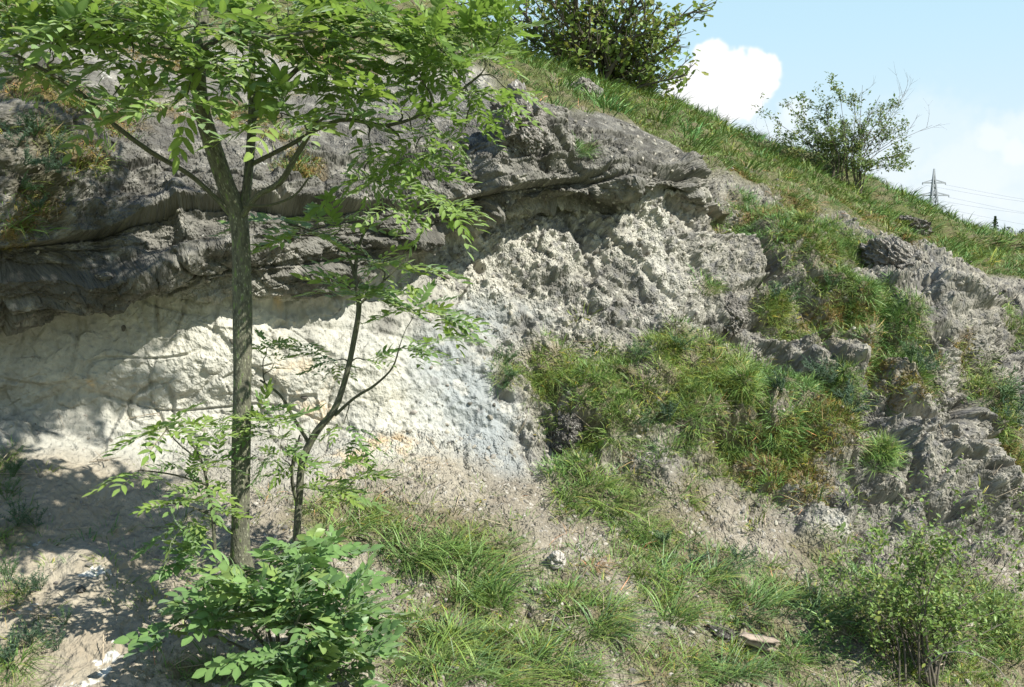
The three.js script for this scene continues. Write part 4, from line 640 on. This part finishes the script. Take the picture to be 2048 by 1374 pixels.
// rock with broken facets
function rockGeo(seed, detail, s, tone) {
  const g0 = new THREE.IcosahedronGeometry(1, detail); g0.deleteAttribute('uv'); g0.deleteAttribute('normal'); const p = g0.attributes.position, o = seed * 7.3, map = new Map(), pos = [], col = [], ix = [];
  for (let i = 0; i < p.count; i++) {
    const v = V(p.getX(i), p.getY(i), p.getZ(i)), key = v.x.toFixed(4) + v.y.toFixed(4) + v.z.toFixed(4); let k = map.get(key);
    if (k === undefined) {
      k = pos.length / 3; map.set(key, k);
      const d = 1 + facet(v.x * 1.2 + o, v.y * 1.5, v.z * 1.2, .1) * .36 + facet(v.x * 3.4 + o, v.y * 4.4, v.z * 3.4, .3) * .15 + facet(v.x * 8 + o, v.y * 10, v.z * 8, .3) * .06 + fbm(v.x * 9 + o, v.y * 9, v.z * 9, 3, .6) * .1 + facet(v.x * 16 + o, v.y * 18, v.z * 16, .3) * .03;
      const n = fbm(v.x * 3 + o, v.y * 3, v.z * 3, 4, .65), n2 = fbm(v.x * 11 + o, v.y * 11, v.z * 11, 3, .7), t = tone * (1 + n * .8 + n2 * .6), li = n2 + n * .4 > .36 ? 1 : 0;
      pos.push(v.x * d * s[0], v.y * d * s[1], v.z * d * s[2]); col.push(mix(t, .6, li), mix(t * .93, .59, li), mix(t * .82, .54, li));
    }
    ix.push(k);
  }
  const g = new THREE.BufferGeometry(); g.setAttribute('position', new THREE.Float32BufferAttribute(pos, 3)); g.setAttribute('color', new THREE.Float32BufferAttribute(col, 3)); g.setAttribute('uv', new THREE.Float32BufferAttribute(new Float32Array(pos.length / 3 * 2).map((_, i) => i % 2 ? pos[(i >> 1) * 3 + 1] * 1.1 + pos[(i >> 1) * 3 + 2] * .3 : pos[(i >> 1) * 3] + pos[(i >> 1) * 3 + 2] * .8), 2)); g.setIndex(ix); g.computeVertexNormals(); return g;
}
const boulderMat = rockMat;
function boulder(name, px, py, s, sink, tone, label, seed, yaw = 0, tiltZ = 0, cat_ = 'rock', det = 34) { const h = hit(px, py), m = top(name, rockGeo(seed, det, s, tone), boulderMat); m.position.copy(h.p).addScaledVector(h.n, name === 'loose_stone' ? -sink : -.62 * Math.min(...s)); m.rotation.set(0, yaw, tiltZ); tag(m, label, cat_); return m; }
boulder('loose_stone', 1115, 1125, [.05, .055, .045], -.018, .42, 'pale loose stone lying on the bare gravel slope', 1, .4, .3, 'stone', 8);
boulder('boulder', 1165, 178, [.24, .17, .2], .02, .2, 'rounded grey boulder half buried in the crest grass below the oak', 2, .6);
boulder('rock_outcrop', 1780, 520, [.34, .2, .24], .04, .24, 'lichen-grey rock outcrop below the skyline rose shrub', 4, .3, -.5);
boulder('rock_outcrop', 1825, 450, [.3, .16, .26], .05, .15, 'dark mossy rock outcrop on the crest under the power lines', 7, 1.2, -.4);
boulder('rock_outcrop', 1470, 640, [.13, .16, .1], .03, .17, 'small rock outcrop with white lichen above the grassy ledge', 10, .8, -.2);
boulder('rock_outcrop', 1110, 865, [.11, .13, .09], .02, .11, 'small black rock outcrop at the edge of the blue grey slab', 12, .3, -.5);
boulder('rock_outcrop', 1060, 262, [.2, .26, .18], .04, .2, 'upright grey rock outcrop on top of the overhang', 13, .7, .1);
boulder('loose_stone', 165, 1181, [.022, .02, .02], -.006, .12, 'small dark stone on the tan rock ramp', 14, .2, 0, 'stone', 6);
boulder('loose_stone', 205, 555, [.05, .03, .04], .0, .16, 'flat grey stone under the lip of the overhang', 15, .2, 0, 'stone', 8);
{ // broken rotten log
  const b = hit(1525, 1292), g = group('broken_log', b.p.clone().addScaledVector(b.n, .03)); g.rotation.set(.1, .2, -.38); tag(g, 'weathered broken log lying on the slope among grass tufts', 'log');
  const woodMat = new THREE.MeshStandardMaterial({ name: 'weathered_wood', vertexColors: true, roughness: .95 });
  const shard = (seed, L, W2, T) => { const n = 26, w = 8, pos = [], col = [], ix = [], r = rng(seed); for (let i = 0; i <= n; i++) for (let k = 0; k < w; k++) { const t = i / n, a = k / w * 6.283, end = Math.min(1, t * 9, (1 - t) * (5 + 4 * Math.sin(a * 3 + seed))), q = (.7 + .3 * Math.sin(a * 2 + seed) + .25 * pn(t * 3, a * 2 + seed, seed)) * clamp(end, .02, 1); pos.push((t - .5) * L + pn(a * 3, seed, 2) * .05 * (t - .5), Math.cos(a) * T * q, Math.sin(a) * W2 * q); const f = .22 + .16 * pn(t * 2, a * 5 + seed, 4) + .1 * pn(t * 30, a * 6, 1) + (r() - .5) * .05; col.push(clamp(f * 1.25), clamp(f), clamp(f * .78)); } for (let i = 0; i < n; i++) for (let k = 0; k < w; k++) { const a = i * w + k, c = i * w + (k + 1) % w; ix.push(a, c, c + w, a, c + w, a + w); } const q = new THREE.BufferGeometry(); q.setAttribute('position', new THREE.Float32BufferAttribute(pos, 3)); q.setAttribute('color', new THREE.Float32BufferAttribute(col, 3)); q.setIndex(ix); q.computeVertexNormals(); return q; };
  part('trunk_piece', shard(3, .3, .05, .035), woodMat, g); const s2 = part('splinter', shard(5, .24, .03, .014), woodMat, g); s2.position.set(-.04, .03, .03); s2.rotation.set(.3, .12, .1); const s3 = part('splinter', shard(8, .2, .025, .012), woodMat, g); s3.position.set(.06, .022, -.03); s3.rotation.set(-.2, -.2, -.05);
}
boulder('loose_stone', 1440, 1268, [.09, .05, .06], .0, .08, 'dark crumbling stone beside the broken log', 16, .2, -.4, 'stone', 10);
// feathery herbs
{
  const herb = (seed, n, L) => { const r = rng(seed), gs = []; for (let i = 0; i < n; i++) { const a = r() * 6.283, e = V(Math.cos(a) * L * (.2 + r() * .5), L * (.5 + r() * .6), Math.sin(a) * L * (.2 + r() * .5)), m = e.clone().multiplyScalar(.5).add(V(0, L * .1, 0)); gs.push(tube([V(0, 0, 0), m, e], [.0016, .0012, .0006], 3, 2, false)); for (let k = 0; k < 26; k++) { const t = .2 + r() * .8, p = m.clone().lerp(e, t * 2 - 1 < 0 ? 0 : t * 2 - 1).lerp(e.clone().multiplyScalar(t), .5), d = V(r() - .5, r() * .6, r() - .5).normalize().multiplyScalar(L * .13); gs.push(tube([p, p.clone().add(d)], [.0016, .0008], 3, 1, false)); } } return mergeGeometries(gs); };
  const geo = [herb(1, 9, .16), herb(2, 11, .13)], mats = [leafMat(.10, .2, .06, { coat: 0 }), leafMat(.075, .155, .07, { coat: 0 })], r = rng(5);
  const put = (list, label, grp) => { for (const [px, py, k] of list) { const h = hit(px, py), w = Math.floor(r() * 2), m = sh(new THREE.Mesh(geo[Math.floor(r() * 2)], mats[w])); m.name = numbered('feathery_herb'); m.position.copy(h.p).addScaledVector(h.n, -.01); m.quaternion.copy(stand(h.n, .5, r)); m.scale.setScalar(k); scene.add(m); tag(m, ['bright green ', 'blue-green '][w] + label, 'herb', grp); } };
  put([[50, 330, 1.3], [90, 350, 1.2], [30, 290, 1.2], [70, 270, 1.2], [110, 300, 1], [40, 380, 1], [80, 420, .9]], 'feathery herb growing on the shaded dark rock', 'herbs on the shaded rock');
  put([[25, 950, 1], [15, 1000, 1], [40, 1050, 1.1], [70, 1060, .9], [50, 1190, 1], [20, 1160, 1], [80, 1180, .8], [60, 1290, 1], [20, 1320, 1.1], [110, 1300, .8], [130, 1250, .7]], 'feathery herb on the edge of the tan rock ramp', 'herbs on the tan ramp');
  put([[1010, 730, 1.1], [1020, 760, 1.1], [1005, 780, .9], [1640, 760, 1.5], [1690, 800, 1.6], [1700, 830, 1.5], [1670, 770, 1.4], [1560, 790, 1.4], [1340, 850, 1.3], [1290, 860, 1.2], [1280, 720, 1.2], [1360, 700, 1.3], [1550, 600, 1.3], [1580, 610, 1.2], [1660, 580, 1.5], [1820, 720, 1.6], [1840, 740, 1.5], [2000, 800, 2], [2020, 850, 2], [1330, 1090, 1.1], [1380, 1130, 1.1], [1480, 1130, 1.1]], 'feathery herb among the grass of the rock ledges', 'herbs on the ledges');
}
// ---------------------------------------------------------------- far away: pylon, wires, trees
{
  const D = 520, b = at(1867, 474, D), g = group('power_pylon', b), u = D / FL, mt = new THREE.MeshStandardMaterial({ name: 'galvanised_steel', color: lin(.3, .32, .34), roughness: .6 }); tag(g, 'steel lattice power pylon standing beyond the hill crest', 'pylon');
  const bar = (p, q, t = .34) => { const L = p.distanceTo(q), gg = new THREE.BoxGeometry(t, L, t); gg.applyMatrix4(new THREE.Matrix4().compose(p.clone().lerp(q, .5), new THREE.Quaternion().setFromUnitVectors(UPV, q.clone().sub(p).normalize()), V(1, 1, 1))); return gg; };
  const H = 136 * u, half = (y) => mix(12 * u, 2.2 * u, clamp(y / (112 * u))) * (y > 112 * u ? mix(1, .05, (y - 112 * u) / (24 * u)) : 1), cor = (y, k) => { const h = half(y); return V(k & 1 ? h : -h, y, k & 2 ? h : -h); };
  for (let k = 0; k < 4; k++) part('leg', mergeGeometries([0, 28, 56, 84, 112].map((y, i, a) => bar(cor(y * u, k), cor((a[i + 1] ?? 136) * u, k), .55))), mt, g);
  const br = []; for (let i = 0; i < 9; i++) { const y0 = i * 13.5 * u, y1 = (i + 1) * 13.5 * u; for (const [a, c] of [[0, 1], [1, 3], [3, 2], [2, 0]]) br.push(bar(cor(y0, a), cor(y1, c), .28), bar(cor(y0, c), cor(y1, a), .28)); } part('bracing', mergeGeometries(br), mt, g);
  for (const [y, w] of [[108, 23], [83, 30], [60, 24]]) { const e = []; for (const s of [-1, 1]) { const tip = V(s * w * u, y * u, 0), top_ = V(s * half(y * u), (y + 6) * u, 0); e.push(bar(V(0, y * u, 0), tip, .6), bar(top_, tip, .45), bar(tip, tip.clone().add(V(0, -4 * u, 0)), .4)); } part('cross_arm', mergeGeometries(e), mt, g); }
  const wm = new THREE.MeshStandardMaterial({ name: 'wire', color: lin(.4, .41, .42), roughness: .6 });
  [[108, 23, 425], [108, -23, 440], [83, 30, 455], [83, -30, 462], [60, 24, 480]].forEach(([y, w, py]) => { const a = b.clone().add(V(w * u, (y - 4) * u, 0)), e = at(2420, py - 10 + w * .3, 330), m = a.clone().lerp(e, .5).add(V(0, -3, 0)); const t = top('power_line', tube([a, m, e], [.045, .04, .035], 4, 10, false), wm); tag(t, 'thin power line running from the far pylon', 'cable', 'power lines from the pylon'); });
}
function farTree(name, px, py, D, hpx, wpx, seed, label, conifer) {
  const u = D / FL, b = at(px, py, D), g = group(name, b), r = rng(seed), H = hpx * u, Wd = wpx * u / 2; tag(g, label, 'tree');
  part('trunk', tube([V(0, -2, 0), V(0, H * .5, 0), V(0, H * .96, 0)], [H * .035, H * .025, H * .006], 6, 2), darkBark, g);
  const gs = []; for (let i = 0; i < 420; i++) { const y = conifer ? .08 + r() * .9 : .25 + r() * .75, w = conifer ? (1 - y) * (.75 + .4 * Math.sin(y * 40)) + .06 : Math.sqrt(Math.max(0, 1 - Math.pow((y - .62) / .4, 2))), a = r() * 6.283, q = Math.sqrt(r()) * w * Wd, s = H * (.05 + r() * .04), p = V(Math.cos(a) * q, y * H, Math.sin(a) * q), t = new THREE.PlaneGeometry(s, s * .6); t.applyMatrix4(new THREE.Matrix4().compose(p, new THREE.Quaternion().setFromEuler(new THREE.Euler(r() * 6, r() * 6, r() * 6)), V(1, 1, 1))); gs.push(t); }
  tag(part('crown', mergeGeometries(gs), leafMat(.035, .065, .025, { coat: 0 }), g), null, null, null, 'stuff');
}
farTree('spruce_tree', 1990, 474, 260, 42, 26, 3, 'dark distant spruce tree showing above the grassy crest', true);
farTree('round_tree', 2014, 478, 270, 24, 26, 4, 'small distant round tree beside the distant spruce', false);
farTree('round_tree', 2046, 486, 280, 28, 22, 5, 'dark distant round tree behind the end of the crest', false);
console.log('details');
console.log('children', scene.children.length);
renderer.render(scene, camera);
